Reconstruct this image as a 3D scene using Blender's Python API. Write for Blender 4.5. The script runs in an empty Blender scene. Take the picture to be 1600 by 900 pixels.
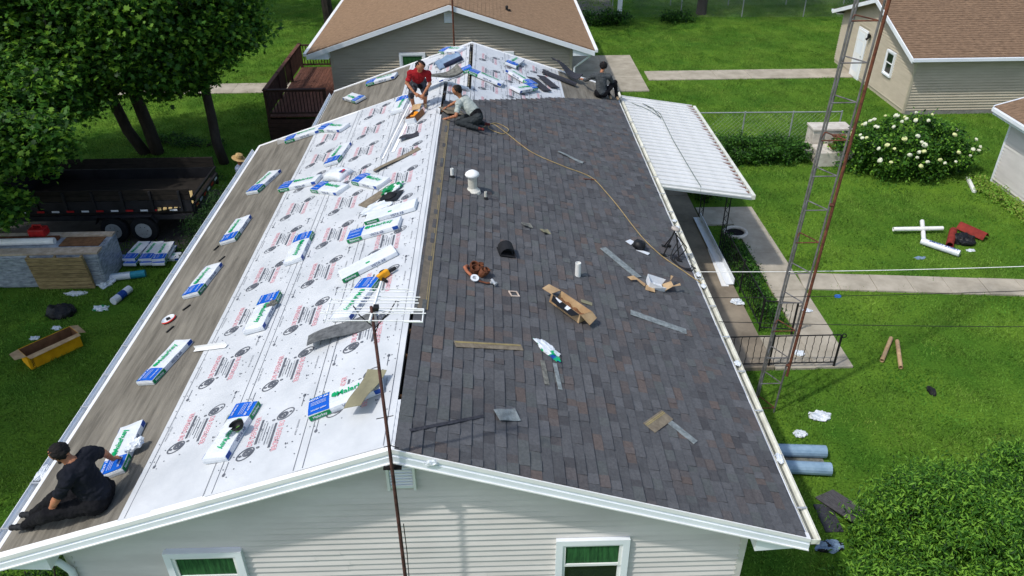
import bpy, bmesh, math, random
import numpy as np
from mathutils import Vector, Matrix
random.seed(7); rng = np.random.default_rng(7)
S = bpy.context.scene
COL = S.collection
R = math.radians

# ---------------------------------------------------------------- camera
cd = bpy.data.cameras.new('camera'); cam = bpy.data.objects.new('camera', cd); COL.objects.link(cam)
cam.location = (1.164, -6.25, 10.484)
YAW, PITCH, ROLL = R(1.3557), R(32.2966), R(0.41815)
_f = Vector((math.sin(YAW) * math.cos(PITCH), math.cos(YAW) * math.cos(PITCH), -math.sin(PITCH)))
_r = Vector((math.cos(YAW), -math.sin(YAW), 0)); _d = _f.cross(_r)
_r2 = math.cos(ROLL) * _r + math.sin(ROLL) * _d; _d2 = -math.sin(ROLL) * _r + math.cos(ROLL) * _d
cam.matrix_world = Matrix(((_r2.x, -_d2.x, -_f.x, 1.164), (_r2.y, -_d2.y, -_f.y, -6.25), (_r2.z, -_d2.z, -_f.z, 10.484), (0, 0, 0, 1)))
cd.sensor_width = 36; cd.lens = 1217.2 / 1600 * 36; cd.clip_start = .1; cd.clip_end = 800
S.camera = cam

# ---------------------------------------------------------------- sky, sun, exposure
w = bpy.data.worlds.new('World'); S.world = w; w.use_nodes = True
nt = w.node_tree; bg = nt.nodes['Background']
sky = nt.nodes.new('ShaderNodeTexSky'); sky.sky_type = 'NISHITA'; sky.sun_disc = False
sky.sun_elevation = R(56); sky.sun_rotation = R(238); sky.air_density = 1.2; sky.dust_density = 2.0
nt.links.new(sky.outputs[0], bg.inputs[0]); bg.inputs[1].default_value = .15
sd = bpy.data.lights.new('sun', 'SUN'); sd.energy = 2.25; sd.angle = R(1.6); sd.color = (1, .965, .91)
sun = bpy.data.objects.new('sun', sd); COL.objects.link(sun)
sun.location = (-20, -12, 40)
sun.rotation_euler = Vector((.57, .35, -.99)).to_track_quat('-Z', 'Y').to_euler()
S.view_settings.view_transform = 'Standard'; S.view_settings.look = 'None'
S.view_settings.gamma = 1; S.view_settings.use_curve_mapping = False; S.view_settings.exposure = 0.25
try:
    S.cycles.max_bounces = 6; S.cycles.transparent_max_bounces = 6
except Exception: pass

# ---------------------------------------------------------------- materials
def lin(c):
    return tuple((v / 255 / 12.92 if v / 255 <= .04045 else ((v / 255 + .055) / 1.055) ** 2.4) for v in c)
MATS = {}
def M(name, c1, c2=None, rough=.75, scale=6, detail=4, bump=0, bscale=None, spec=.25, metal=0, coord='Object', stretch=None, lo=.35, hi=.65, attr=False, rand=0, trans=0):
    """procedural principled material: two linear colours mixed by noise, optional bump / colour attribute / per-object variation"""
    if name in MATS: return MATS[name]
    m = bpy.data.materials.new(name); m.use_nodes = True; n = m.node_tree; L = n.links.new
    b = n.nodes['Principled BSDF']; b.inputs['Roughness'].default_value = rough
    b.inputs['Specular IOR Level'].default_value = spec; b.inputs['Metallic'].default_value = metal
    c2 = c2 or tuple(v * .78 for v in c1)
    tc = n.nodes.new('ShaderNodeTexCoord'); src = tc.outputs[coord] if coord != 'World' else n.nodes.new('ShaderNodeNewGeometry').outputs['Position']
    if stretch:
        mp = n.nodes.new('ShaderNodeMapping'); mp.inputs['Scale'].default_value = stretch; L(src, mp.inputs[0]); src = mp.outputs[0]
    no = n.nodes.new('ShaderNodeTexNoise'); no.inputs['Scale'].default_value = scale; no.inputs['Detail'].default_value = detail; no.inputs['Roughness'].default_value = .65
    L(src, no.inputs['Vector'])
    rp = n.nodes.new('ShaderNodeValToRGB'); rp.color_ramp.elements[0].position = lo; rp.color_ramp.elements[1].position = hi
    rp.color_ramp.elements[0].color = (*c2, 1); rp.color_ramp.elements[1].color = (*c1, 1)
    L(no.outputs['Fac'], rp.inputs[0]); col = rp.outputs[0]
    if attr:
        at = n.nodes.new('ShaderNodeAttribute'); at.attribute_name = 'Col'
        mx = n.nodes.new('ShaderNodeMix'); mx.data_type = 'RGBA'; mx.blend_type = 'MULTIPLY'; mx.inputs[0].default_value = 1
        L(col, mx.inputs[6]); L(at.outputs['Color'], mx.inputs[7]); col = mx.outputs[2]
    if rand:
        oi = n.nodes.new('ShaderNodeObjectInfo'); hs = n.nodes.new('ShaderNodeHueSaturation')
        mr = n.nodes.new('ShaderNodeMapRange'); mr.inputs[3].default_value = 1 - rand; mr.inputs[4].default_value = 1 + rand
        L(oi.outputs['Random'], mr.inputs[0]); L(mr.outputs[0], hs.inputs['Value']); L(col, hs.inputs['Color']); col = hs.outputs[0]
    L(col, b.inputs['Base Color'])
    if bump:
        n2 = n.nodes.new('ShaderNodeTexNoise'); n2.inputs['Scale'].default_value = bscale or scale * 6; n2.inputs['Detail'].default_value = 5
        L(src, n2.inputs['Vector']); bp = n.nodes.new('ShaderNodeBump'); bp.inputs['Strength'].default_value = bump; bp.inputs['Distance'].default_value = .02
        L(n2.outputs['Fac'], bp.inputs['Height']); L(bp.outputs[0], b.inputs['Normal'])
    if trans:
        tr = n.nodes.new('ShaderNodeBsdfTranslucent'); L(col, tr.inputs[0]); ms = n.nodes.new('ShaderNodeMixShader'); ms.inputs[0].default_value = trans
        L(b.outputs[0], ms.inputs[1]); L(tr.outputs[0], ms.inputs[2]); L(ms.outputs[0], n.nodes['Material Output'].inputs[0])
    MATS[name] = m; return m
def s(*c): return lin(c)

# ---------------------------------------------------------------- mesh helpers
I4 = Matrix.Identity(4)
class MB:
    """collects simple shapes; build() links them as ONE mesh object"""
    def __init__(self): self.v = []; self.f = []; self.m = []; self.c = []
    def add(self, vs, fs, mi=0, T=None, col=(1, 1, 1)):
        o = len(self.v)
        for p in vs:
            p = Vector(p)
            self.v.append(tuple(T @ p) if T is not None else tuple(p))
        for q in fs: self.f.append(tuple(o + i for i in q)); self.m.append(mi); self.c.append(col)
        return self
    def box(self, c, d, T=None, mi=0, col=(1, 1, 1), taper=1):
        x, y, z = d[0] / 2, d[1] / 2, d[2] / 2; t = taper
        vs = [(c[0] + a * x * (t if k > 0 else 1), c[1] + b * y * (t if k > 0 else 1), c[2] + k * z) for k in (-1, 1) for a, b in ((-1, -1), (1, -1), (1, 1), (-1, 1))]
        return self.add(vs, [(3, 2, 1, 0), (4, 5, 6, 7), (0, 1, 5, 4), (1, 2, 6, 5), (2, 3, 7, 6), (3, 0, 4, 7)], mi, T, col)
    def prism(self, poly, ax, d0, d1, T=None, mi=0):
        """poly in the two other axes, extruded along axis ax from d0 to d1"""
        def P(u, v, d): return {0: (d, u, v), 1: (u, d, v), 2: (u, v, d)}[ax]
        n = len(poly); vs = [P(u, v, d0) for u, v in poly] + [P(u, v, d1) for u, v in poly]
        return self.add(vs, [tuple(range(n))[::-1], tuple(range(n, 2 * n))] + [(i, (i + 1) % n, n + (i + 1) % n, n + i) for i in range(n)], mi, T)
    def tube(self, path, r, n=8, T=None, mi=0, caps=True, flat=1):
        path = [Vector(p) for p in path]; rs = r if isinstance(r, (list, tuple)) else [r] * len(path)
        o = []; up = None
        for i, p in enumerate(path):
            t = (path[min(i + 1, len(path) - 1)] - path[max(i - 1, 0)])
            t = t.normalized() if t.length > 1e-9 else Vector((0, 0, 1))
            if up is None:
                up = Vector((0, 0, 1)) if abs(t.z) < .9 else Vector((1, 0, 0))
            a = t.cross(up); a = a.normalized() if a.length > 1e-6 else Vector((1, 0, 0)); b = a.cross(t).normalized(); up = b
            o += [p + (a * math.cos(2 * math.pi * k / n) + b * math.sin(2 * math.pi * k / n) * flat) * rs[i] for k in range(n)]
        fs = []
        for i in range(len(path) - 1):
            for k in range(n):
                k2 = (k + 1) % n; fs.append((i * n + k, i * n + k2, (i + 1) * n + k2, (i + 1) * n + k))
        if caps: fs += [tuple(range(n))[::-1], tuple(range((len(path) - 1) * n, len(path) * n))]
        return self.add(o, fs, mi, T)
    def lathe(self, prof, n=16, T=None, mi=0):
        vs = [(r * math.cos(2 * math.pi * k / n), r * math.sin(2 * math.pi * k / n), z) for r, z in prof for k in range(n)]
        fs = [(i * n + k, i * n + (k + 1) % n, (i + 1) * n + (k + 1) % n, (i + 1) * n + k) for i in range(len(prof) - 1) for k in range(n)]
        fs += [tuple(range(n))[::-1], tuple(range((len(prof) - 1) * n, len(prof) * n))]
        return self.add(vs, fs, mi, T)
    def sheet(self, fn, nu, nv, T=None, mi=0):
        vs = [fn(i / nu, j / nv) for j in range(nv + 1) for i in range(nu + 1)]
        return self.add(vs, [(j * (nu + 1) + i, j * (nu + 1) + i + 1, (j + 1) * (nu + 1) + i + 1, (j + 1) * (nu + 1) + i) for j in range(nv) for i in range(nu)], mi, T)
    def mesh(self, name, mats, smooth=False, attr=False):
        me = bpy.data.meshes.new(name); me.from_pydata(self.v, [], self.f)
        for m in (mats if isinstance(mats, (list, tuple)) else [mats]): me.materials.append(m)
        me.polygons.foreach_set('material_index', self.m)
        if smooth: me.polygons.foreach_set('use_smooth', [True] * len(self.f))
        if attr:
            ca = me.color_attributes.new('Col', 'FLOAT_COLOR', 'CORNER')
            arr = np.ones((len(me.loops), 4), 'f'); tot = np.array([len(q) for q in self.f]); arr[:, :3] = np.repeat(np.array(self.c, 'f'), tot, axis=0)
            ca.data.foreach_set('color', arr.ravel())
        me.update(); return me
    def build(self, name, mats, parent=None, smooth=False, T=None, attr=False, bevel=0, solid=0):
        o = bpy.data.objects.new(name, self.mesh(name, mats, smooth, attr)); COL.objects.link(o)
        if parent is not None: o.parent = parent
        if T is not None: o.matrix_basis = T
        if solid:
            sm = o.modifiers.new('thickness', 'SOLIDIFY'); sm.thickness = solid
        if bevel:
            bv = o.modifiers.new('bevel', 'BEVEL'); bv.width = bevel; bv.segments = 2; bv.limit_method = 'ANGLE'
        return o
def empty(name, T=None, parent=None):
    o = bpy.data.objects.new(name, None); COL.objects.link(o); o.empty_display_size = .2
    if parent is not None: o.parent = parent
    if T is not None: o.matrix_basis = T
    return o
def tag(o, label, cat, group=None, kind=None):
    o['label'] = label; o['category'] = cat
    if group: o['group'] = group
    if kind: o['kind'] = kind
    return o
def struct(o, kind='structure'): o['kind'] = kind; return o
def copy_tree(o, parent=None, T=None):
    c = o.copy(); COL.objects.link(c); c.parent = parent
    if T is not None: c.matrix_basis = T
    for ch in o.children: copy_tree(ch, c)
    return c
def TR(x, y, z, rz=0, rx=0, ry=0): return Matrix.Translation((x, y, z)) @ Matrix.Rotation(rz, 4, 'Z') @ Matrix.Rotation(ry, 4, 'Y') @ Matrix.Rotation(rx, 4, 'X')

_tc = {}
def text_mesh(t, size, bold=.022):
    """letters as flat faces, centred on the origin: list of verts, faces"""
    if (t, size, bold) in _tc: return _tc[(t, size, bold)]
    cu = bpy.data.curves.new('lettering', 'FONT'); cu.body = t; cu.size = size; cu.align_x = 'CENTER'; cu.align_y = 'CENTER'; cu.resolution_u = 2; cu.offset = size * bold
    o = bpy.data.objects.new('lettering', cu); COL.objects.link(o)
    me = bpy.data.meshes.new_from_object(o.evaluated_get(bpy.context.evaluated_depsgraph_get()))
    vs = [tuple(v.co) for v in me.vertices]; fs = [tuple(p.vertices) for p in me.polygons]
    bpy.data.objects.remove(o); bpy.data.curves.remove(cu); bpy.data.meshes.remove(me)
    _tc[(t, size, bold)] = (vs, fs); return vs, fs

# roof planes: main ridge at x=0 z=4.5 ; rear ridge at x=.58 z=4.307 ; pitch 1:3
ZP = 4.5; KA = math.atan(1 / 3); CA, SA = math.cos(KA), math.sin(KA)
def roof_T(side, x, y, yaw=0, h=0.0, x0=0.0, z0=ZP):
    """frame on a roof slope: local z = normal, local x at yaw 0 points to +x"""
    z = z0 - (x - x0) / 3 if side == 'R' else z0 + (x - x0) / 3
    if side == 'R': e1 = Vector((CA, 0, -SA)); n = Vector((SA, 0, CA))
    else: e1 = Vector((CA, 0, SA)); n = Vector((-SA, 0, CA))
    e2 = Vector((0, 1, 0)); B = Matrix((e1, e2, n)).transposed().to_4x4()
    return Matrix.Translation(Vector((x, y, z)) + n * h) @ B @ Matrix.Rotation(yaw, 4, 'Z')
def roof(side, x, y, h=0): return tuple(roof_T(side, x, y, 0, h).translation)
def rearL(x, y, yaw=0, h=0): return roof_T('L', x, y, yaw, h, .58, ZP - .58 / 3)
# ================================================================= GROUND
def lawn_material():
    m = M('lawn_soil', s(98, 130, 46), s(60, 98, 33), rough=.95, scale=.35, detail=8, bump=.7, bscale=26, spec=.05); n = m.node_tree; L = n.links.new
    b = n.nodes['Principled BSDF']; src = b.inputs['Base Color'].links[0].from_socket; tc = [q for q in n.nodes if q.type == 'TEX_COORD'][0]
    f = n.nodes.new('ShaderNodeTexNoise'); f.inputs['Scale'].default_value = 22; f.inputs['Detail'].default_value = 6; f.inputs['Roughness'].default_value = .75; L(tc.outputs['Object'], f.inputs['Vector'])
    r = n.nodes.new('ShaderNodeValToRGB'); r.color_ramp.elements[0].position = .36; r.color_ramp.elements[0].color = (.45, .5, .4, 1); r.color_ramp.elements[1].position = .66; r.color_ramp.elements[1].color = (1.35, 1.3, 1.1, 1); L(f.outputs['Fac'], r.inputs[0])
    mx = n.nodes.new('ShaderNodeMix'); mx.data_type = 'RGBA'; mx.blend_type = 'MULTIPLY'; mx.inputs[0].default_value = 1; L(src, mx.inputs[6]); L(r.outputs[0], mx.inputs[7]); L(mx.outputs[2], b.inputs['Base Color']); return m
m_lawn = lawn_material()
m_blade = M('grass_blade', s(126, 154, 66), s(86, 131, 48), rough=.8, scale=.55, detail=7, spec=.1, coord='World', lo=.38, hi=.68, trans=.3, rand=.3)
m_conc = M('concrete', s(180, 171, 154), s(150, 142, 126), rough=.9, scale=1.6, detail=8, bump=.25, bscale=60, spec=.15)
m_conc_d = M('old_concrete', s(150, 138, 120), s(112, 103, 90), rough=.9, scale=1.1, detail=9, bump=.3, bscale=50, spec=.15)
lawn = struct(MB().add([(-160, -120, 0), (160, -120, 0), (160, 220, 0), (-160, 220, 0)], [(0, 1, 2, 3)]).build('lawn', m_lawn))

# grass: clumps of blades scattered over the open lawn
EXCL = [(-4.4, 4.4, .2, 17.5), (4.3, 7.15, 6.8, 17.2), (7.1, 8.85, 6.8, 8.05), (8.0, 8.85, 8, 15.6), (7.1, 8.85, 13.4, 15.7), (4.6, 7.75, 25.4, 30.8), (7.7, 16.9, 26.9, 28.2), (-30, -6.8, 26, 27.3),
        (-6.9, -4.7, 20.6, 27), (-4.9, 4.4, 22.8, 34), (16.9, 30, 22.2, 29.4), (17, 30, 2, 16.3), (-12.6, -7, 12.9, 15.8)]
def open_lawn(x, y):
    if any(a < x < b and c < y < d for a, b, c, d in EXCL): return False
    if 8.8 < x < 30 and (10.0 - (x - 8.95) * .085) - .02 < y < (10.74 - (x - 9.09) * .107) + .02: return False
    return True
mb = MB(); g = .2
for i in range(int(46 / g)):
    for j in range(int(52 / g)):
        x = -18 + i * g; y = -1 + j * g
        if abs(x) > 9 + y * .75: continue
        if open_lawn(x + g / 2, y + g / 2): mb.add([(x, y, 0), (x + g, y, 0), (x + g, y + g, 0), (x, y + g, 0)], [(0, 1, 2, 3)])
turf = mb.build('turf', m_lawn); turf.location.z = .004
tag(turf, 'mown green lawn grass around the house and paths', 'grass', kind='stuff')
cl = MB()
for k in range(46):
    a = random.uniform(0, 6.28); rr = .27 * math.sqrt(random.random()); x, y = rr * math.cos(a), rr * math.sin(a); b = random.uniform(0, 6.28)
    h = random.uniform(.025, .065); wd = random.uniform(.008, .015); dx, dy = math.cos(b) * wd, math.sin(b) * wd; ln = random.uniform(.01, .045); c = random.uniform(0, 6.28)
    cl.add([(x - dx, y - dy, 0), (x + dx, y + dy, 0), (x + ln * math.cos(c), y + ln * math.sin(c), h)], [(0, 1, 2)])
clump = bpy.data.objects.new('grass_clump', cl.mesh('grass_clump', m_blade))
ng = bpy.data.node_groups.new('grass_scatter', 'GeometryNodeTree')
ng.interface.new_socket('Geometry', in_out='INPUT', socket_type='NodeSocketGeometry'); ng.interface.new_socket('Geometry', in_out='OUTPUT', socket_type='NodeSocketGeometry')
N = ng.nodes.new; gi = N('NodeGroupInput'); go = N('NodeGroupOutput'); dp = N('GeometryNodeDistributePointsOnFaces'); dp.inputs['Density'].default_value = 13
io = N('GeometryNodeInstanceOnPoints'); ob = N('GeometryNodeObjectInfo'); ob.inputs[0].default_value = clump; jn = N('GeometryNodeJoinGeometry')
rv = N('FunctionNodeRandomValue'); rv.data_type = 'FLOAT_VECTOR'; rv.inputs[1].default_value = (0, 0, 6.28); rs = N('FunctionNodeRandomValue'); rs.inputs[2].default_value = .7; rs.inputs[3].default_value = 1.35
for a, b in ((gi.outputs[0], dp.inputs['Mesh']), (dp.outputs['Points'], io.inputs['Points']), (ob.outputs['Geometry'], io.inputs['Instance']), (rv.outputs[0], io.inputs['Rotation']), (rs.outputs[1], io.inputs['Scale']), (io.outputs[0], jn.inputs[0]), (gi.outputs[0], jn.inputs[0]), (jn.outputs[0], go.inputs[0])):
    ng.links.new(a, b)
md = turf.modifiers.new('grass', 'NODES'); md.node_group = ng

# paths: every slab a piece
def slab_path(name, rects, mat, z0=-.05, z1=.05):
    root = struct(empty(name))
    for (x0, x1, y0, y1) in rects:
        gp = .008; dz = random.uniform(-.006, .006)
        MB().box(((x0 + x1) / 2, (y0 + y1) / 2, (z0 + z1 + dz) / 2), (x1 - x0 - gp, y1 - y0 - gp, z1 + dz - z0)).build('slab', mat, root, bevel=.008)
    return root
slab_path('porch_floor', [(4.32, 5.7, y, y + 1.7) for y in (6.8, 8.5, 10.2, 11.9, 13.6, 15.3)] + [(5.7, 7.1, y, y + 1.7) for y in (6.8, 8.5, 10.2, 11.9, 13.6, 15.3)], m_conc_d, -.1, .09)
slab_path('garden_path', [(8.0, 8.85, y, y + .93) for y in (8.05, 8.98, 9.91, 10.84, 11.77, 12.7, 13.63)] + [(7.12, 8.0, 6.8, 8.02), (8.0, 8.82, 6.82, 8.05), (7.15, 8.0, 13.45, 14.56)], m_conc, -.05, .05)
side = struct(empty('side_path', TR(8.87, 10.36, 0, R(-5.6))))
for k in range(12):
    MB().box((.46 + k * .9, 0, 0), (.89, .76, .1 + random.uniform(-.008, .008))).build('slab', m_conc, side, bevel=.008)
slab_path('back_path', [(7.95 + k * 1.5, 9.45 + k * 1.5, 26.92, 28.2) for k in range(6)], m_conc, -.05, .04)
slab_path('side_yard_path', [(-8.3 - k * 1.5, -6.8 - k * 1.5, 26.0, 27.3) for k in range(12)], m_conc, -.05, .04)
slab_path('back_patio', [(4.65 + i * 1.53, 6.18 + i * 1.53, 25.45 + j * 1.75, 27.2 + j * 1.75) for i in range(2) for j in range(3)], m_conc, -.06, .06)
m_dirt = M('bare_soil', s(86, 74, 56), s(58, 50, 38), rough=1, scale=2.5, detail=8, bump=.6, spec=.05)
struct(MB().add([(-14, 12.4, .012), (-6.2, 12.2, .012), (-6.0, 16.4, .012), (-14, 16.8, .012)], [(0, 1, 2, 3)]).build('driveway', M('asphalt_drive', s(70, 68, 66), s(52, 50, 48), rough=.95, scale=2, bump=.4, bscale=60)))
struct(MB().add([(5.6, 37.9, .015), (8.2, 38.2, .015), (8.6, 48, .015), (5.6, 48, .015)], [(0, 1, 2, 3)]).build('gravel_lane', M('gravel', s(120, 114, 108), s(86, 82, 78), rough=1, scale=14, bump=.6, bscale=60)))

# ================================================================= MAIN HOUSE
m_white = M('white_aluminium', s(236, 240, 244), s(224, 229, 235), rough=.45, scale=1.5, spec=.4)
m_white2 = M('white_paint', s(240, 240, 238), s(226, 227, 226), rough=.55, scale=2, spec=.3)
m_cream = M('cream_gutter', s(226, 226, 214), s(196, 196, 182), rough=.5, scale=3, spec=.35)
m_siding = M('vinyl_siding', s(209, 205, 200), s(193, 189, 184), rough=.55, scale=.8, detail=6, spec=.3, stretch=(1, 1, 4), rand=.015)
m_felt = M('felt_membrane', s(134, 129, 118), s(98, 94, 86), rough=.95, scale=1.7, detail=9, bump=.5, bscale=16, stretch=(5, .45, 5), spec=.1)
m_synth = M('synthetic_underlay', s(206, 209, 211), s(188, 192, 195), rough=.55, scale=1.3, detail=8, bump=.55, bscale=4.5, spec=.3)
m_print = M('grey_print', s(100, 103, 110), s(84, 88, 96), rough=.7)
m_red = M('red_print', s(226, 150, 158), s(218, 132, 142), rough=.7)
m_dark = M('dark_gap', s(22, 20, 20), s(12, 11, 11), rough=.95)
m_wood = M('raw_lumber', s(196, 142, 92), s(160, 108, 64), rough=.85, scale=3, stretch=(1, 8, 8))
m_shing = M('asphalt_shingle', (1, 1, 1), (.66, .66, .67), rough=.95, scale=26, detail=9, bump=.6, bscale=130, spec=.12, attr=True, lo=.3, hi=.7)
m_shtop = M('shingle_nail_zone', s(118, 108, 94), s(96, 90, 80), rough=.95, scale=8, bump=.3)
m_yellow = M('yellow_seal_line', s(168, 152, 100), s(140, 126, 84), rough=.8)
m_glass = M('window_glass', s(38, 46, 46), s(26, 32, 34), rough=.08, scale=1, spec=.6)
m_curt = M('green_curtain', s(52, 104, 58), s(26, 62, 34), rough=.9, scale=5, stretch=(6, 1, .6))
m_found = M('foundation', s(150, 148, 142), s(122, 120, 114), rough=.95, scale=3, bump=.3)
m_grime_shade = M('gutter_grime_shade', s(120, 122, 114), s(84, 86, 78), rough=.9, scale=4)  # dirt and the channel's shade are both put into this grey
m_alum = M('bracket_metal', s(190, 194, 196), rough=.4, metal=.3, spec=.5)

house = empty('ranch_house')
tag(house, 'long cream sided ranch house being reroofed, half dark shingle half white underlay', 'house')
WX = 4.28; YF = .35; YB = 17.0; YM = 12.9
def zr(x): return ZP - abs(x) / 3

def clip_strip(poly, z0, z1):
    """convex polygon (u,z) cut to z0..z1 -> polygon"""
    def cut(P, zc, keep_above):
        out = []
        for i in range(len(P)):
            a, b = P[i], P[(i + 1) % len(P)]; ia = (a[1] >= zc) == keep_above; ib = (b[1] >= zc) == keep_above
            if ia: out.append(a)
            if ia != ib and abs(b[1] - a[1]) > 1e-9:
                t = (zc - a[1]) / (b[1] - a[1]); out.append((a[0] + t * (b[0] - a[0]), zc))
        return out
    P = cut(poly, z0, True)
    return cut(P, z1, False) if len(P) > 2 else []
def siding(poly, z0, z1, step, place, holes=(), proud=.04, emit=None, mb=None):
    """lapped courses on a wall: place(u, z, out)->xyz ; emit(mb) is called for each course when boards are single pieces"""
    z = z0; proud0 = proud
    while z < z1 - .01:
        P = clip_strip(poly, z, min(z + step, z1)); z += step
        if len(P) < 3: continue
        u0 = min(p[0] for p in P); u1 = max(p[0] for p in P); zb = min(p[1] for p in P); zt = max(p[1] for p in P)
        cuts = [(u0, u1)]
        for (a, b, c, d) in holes:
            if zb < d and zt > c: cuts = [q for (p0, p1) in cuts for q in ((p0, min(p1, a)), (max(p0, b), p1)) if q[1] - q[0] > .01]
        if emit and random.random() < .7:
            cuts = [q_ for (a, b) in cuts for q_ in (lambda m_: ((a, m_), (m_, b)) if b - a > 1.5 else ((a, b),))(random.uniform(a + .4, b - .4) if b - a > 1.5 else 0)]
        for ci, (a, b) in enumerate(cuts):
            proud = proud0 + (.004 if emit and ci % 2 else 0)
            bot = [p for p in P if abs(p[1] - zb) < 1e-6]; top = [p for p in P if abs(p[1] - zt) < 1e-6]
            bl, br = max(a, min(p[0] for p in bot)), min(b, max(p[0] for p in bot)); tl, tr = max(a, min(p[0] for p in top)), min(b, max(p[0] for p in top))
            if br - bl < .005: continue
            if tr - tl < 0: tl = tr = (tl + tr) / 2
            q = mb or MB()
            zg = zb + (.011 if emit else .017)
            q.add([place(bl, zg, proud), place(br, zg, proud), place(tr, zt, .002), place(tl, zt, .002), place(bl, zg, 0), place(br, zg, 0), place(tr, zt, 0), place(tl, zt, 0)],
                  [(0, 1, 2, 3), (4, 5, 1, 0), (4, 0, 3, 7), (1, 5, 6, 2), (7, 3, 2, 6)])
            if emit: emit(q)

# front wall, every board its own piece
GAB = [(-WX, .5), (WX, .5), (WX, zr(WX) - .14), (0, ZP - .14), (-WX, zr(WX) - .14)]
WIN = [(1.85, 2.78, 1.2, 2.60), (-3.05, -2.08, 1.2, 2.56)]; VENT = (-.16, .17, 3.56, 3.95)
wall = MB().prism([(-WX, .5), (WX, .5), (WX, zr(WX) - .14), (0, ZP - .14), (-WX, zr(WX) - .14)], 1, YF, YF + .12).build('front_wall', m_siding, house)
siding([(-WX + .06, .5), (WX - .06, .5), (WX - .06, zr(WX) - .12), (0, ZP - .14), (-WX + .06, zr(WX) - .12)], .5, ZP, .1, lambda u, z, o: (u, YF - .001 - o, z), [(a + .02, b - .02, c + .02, d - .02) for a, b, c, d in WIN + [VENT]], proud=.032,
       emit=lambda q: q.build('siding_board', m_siding, wall))
for sx in (-1, 1):
    MB().box((sx * (WX - .03), YF - .012, 1.76), (.09, .03, 2.53)).build('corner_trim', m_siding, wall)
MB().box((0, (YF + YB) / 2, .25), (2 * WX + .02, YB - YF - .02, .5)).build('foundation', m_found, house)
for (x0, x1, y0, y1, nm) in ((-WX, -WX + .1, YF + .12, YM - .3, 'left_wall'), (WX - .1, WX, YF + .12, YB, 'right_wall'), (-3.05, WX, YB - .12, YB, 'back_wall')):
    wq = MB().box(((x0 + x1) / 2, (y0 + y1) / 2, 1.55), (x1 - x0, y1 - y0, 2.1)).build(nm, m_siding, house)
    if nm != 'back_wall':
        sg = -1 if x0 < 0 else 1; qq = MB(); siding([(y0, .5), (y1, .5), (y1, 2.6), (y0, 2.6)], .5, 2.6, .1, lambda u, z, o: (sg * (WX + .001 + o), u, z), mb=qq); qq.build('lap_siding', m_siding, wq)
MB().box((-.2, YM - .4, 2.6), (2 * WX - .4, .1, 1.2)).build('step_wall', m_siding, house)

def window(parent, place, u0, u1, z0, z1, curtain=True, fr=.085, split=.5):
    """double-hung window: place(u,z,out) -> xyz"""
    def bx(mb, a, b, c, d, o0, o1, mi=0):
        vs = [place(u, z, o) for o in (o0, o1) for u, z in ((a, c), (b, c), (b, d), (a, d))]
        mb.add(vs, [(3, 2, 1, 0), (4, 5, 6, 7), (0, 1, 5, 4), (1, 2, 6, 5), (2, 3, 7, 6), (3, 0, 4, 7)], mi)
    wn = MB(); bx(wn, u0, u0 + fr, z0, z1, -.02, .085); bx(wn, u1 - fr, u1, z0, z1, -.02, .085); bx(wn, u0 + fr, u1 - fr, z1 - fr, z1, -.02, .085); bx(wn, u0 + fr, u1 - fr, z0, z0 + fr, -.02, .09)
    W_ = wn.build('window', m_white, parent)
    a, b, c, d = u0 + fr, u1 - fr, z0 + fr, z1 - fr; zm = c + (d - c) * split
    sq = MB(); t = .04
    for (p, q, o) in ((zm, d, .066), (c, zm + .03, .044)):
        bx(sq, a, a + t, p, q, o - .03, o); bx(sq, b - t, b, p, q, o - .03, o); bx(sq, a + t, b - t, q - t, q, o - .03, o); bx(sq, a + t, b - t, p, p + t, o - .03, o)
    sq.build('sash', m_white2, W_)
    for (p, q, o) in ((zm + t, d - t, .048), (c + t, zm - .01, .026)):
        gq = MB(); bx(gq, a + t, b - t, p, q, o - .004, o); gq.build('pane', m_curt if (curtain and p > zm) else m_glass, W_)
    return W_
fw = lambda u, z, o: (u, YF - o, z)
for (a, b, c, d) in WIN: window(house, fw, a, b, c, d, split=.66)
# gable vent with louvres
a, b, c, d = VENT; vt = MB(); vt.box(((a + b) / 2, YF - .02, (c + d) / 2), (b - a, .03, d - c)); vent = vt.build('gable_vent', m_white, house)
for k in range(7): MB().box((0, 0, 0), (b - a - .07, .035, .012), TR((a + b) / 2, YF - .045, c + .055 + k * .048, 0, R(-35))).build('louvre', m_white2, vent)
for xx in (a + .012, b - .012): MB().box((xx, YF - .05, (c + d) / 2), (.03, .05, d - c)).build('vent_edge', m_white2, vent)

# roof decks, fascia, soffits
def slope_slab(name, side, xa, xb, y0, y1, t, mat, x0=0, z0=ZP, parent=house, top=0):
    """slab lying on a slope between x=xa (ridge side) and xb (eave)"""
    sg = 1 if side == 'R' else -1
    P = [(x, z0 - sg * (x - x0) / 3) for x in (xa, xb)]
    return MB().prism([(P[0][0], P[0][1] + top), (P[1][0], P[1][1] + top), (P[1][0], P[1][1] + top - t), (P[0][0], P[0][1] + top - t)], 1, y0, y1).build(name, mat, parent)
RXR = .58; RZR = ZP - RXR / 3
deckR = slope_slab('roof_slope', 'R', .02, 4.87, 0.0, 12.55, .05, m_dark, top=-.012)
deckL = slope_slab('roof_slope', 'L', -.014, -4.88, 0.0, YM, .05, m_felt, top=-.012)
deckRR = slope_slab('roof_slope', 'R', RXR + .04, 4.87, 12.55, 17.2, .05, m_felt, top=-.012)
deckRF = slope_slab('roof_slope', 'R', .055, RXR + .04, 12.55, YM, .05, m_felt, top=-.012)
deckRL = slope_slab('roof_slope', 'L', RXR - .04, -3.65, YM - .3, 17.2, .05, m_felt, x0=RXR, z0=RZR, top=-.012)
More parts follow.
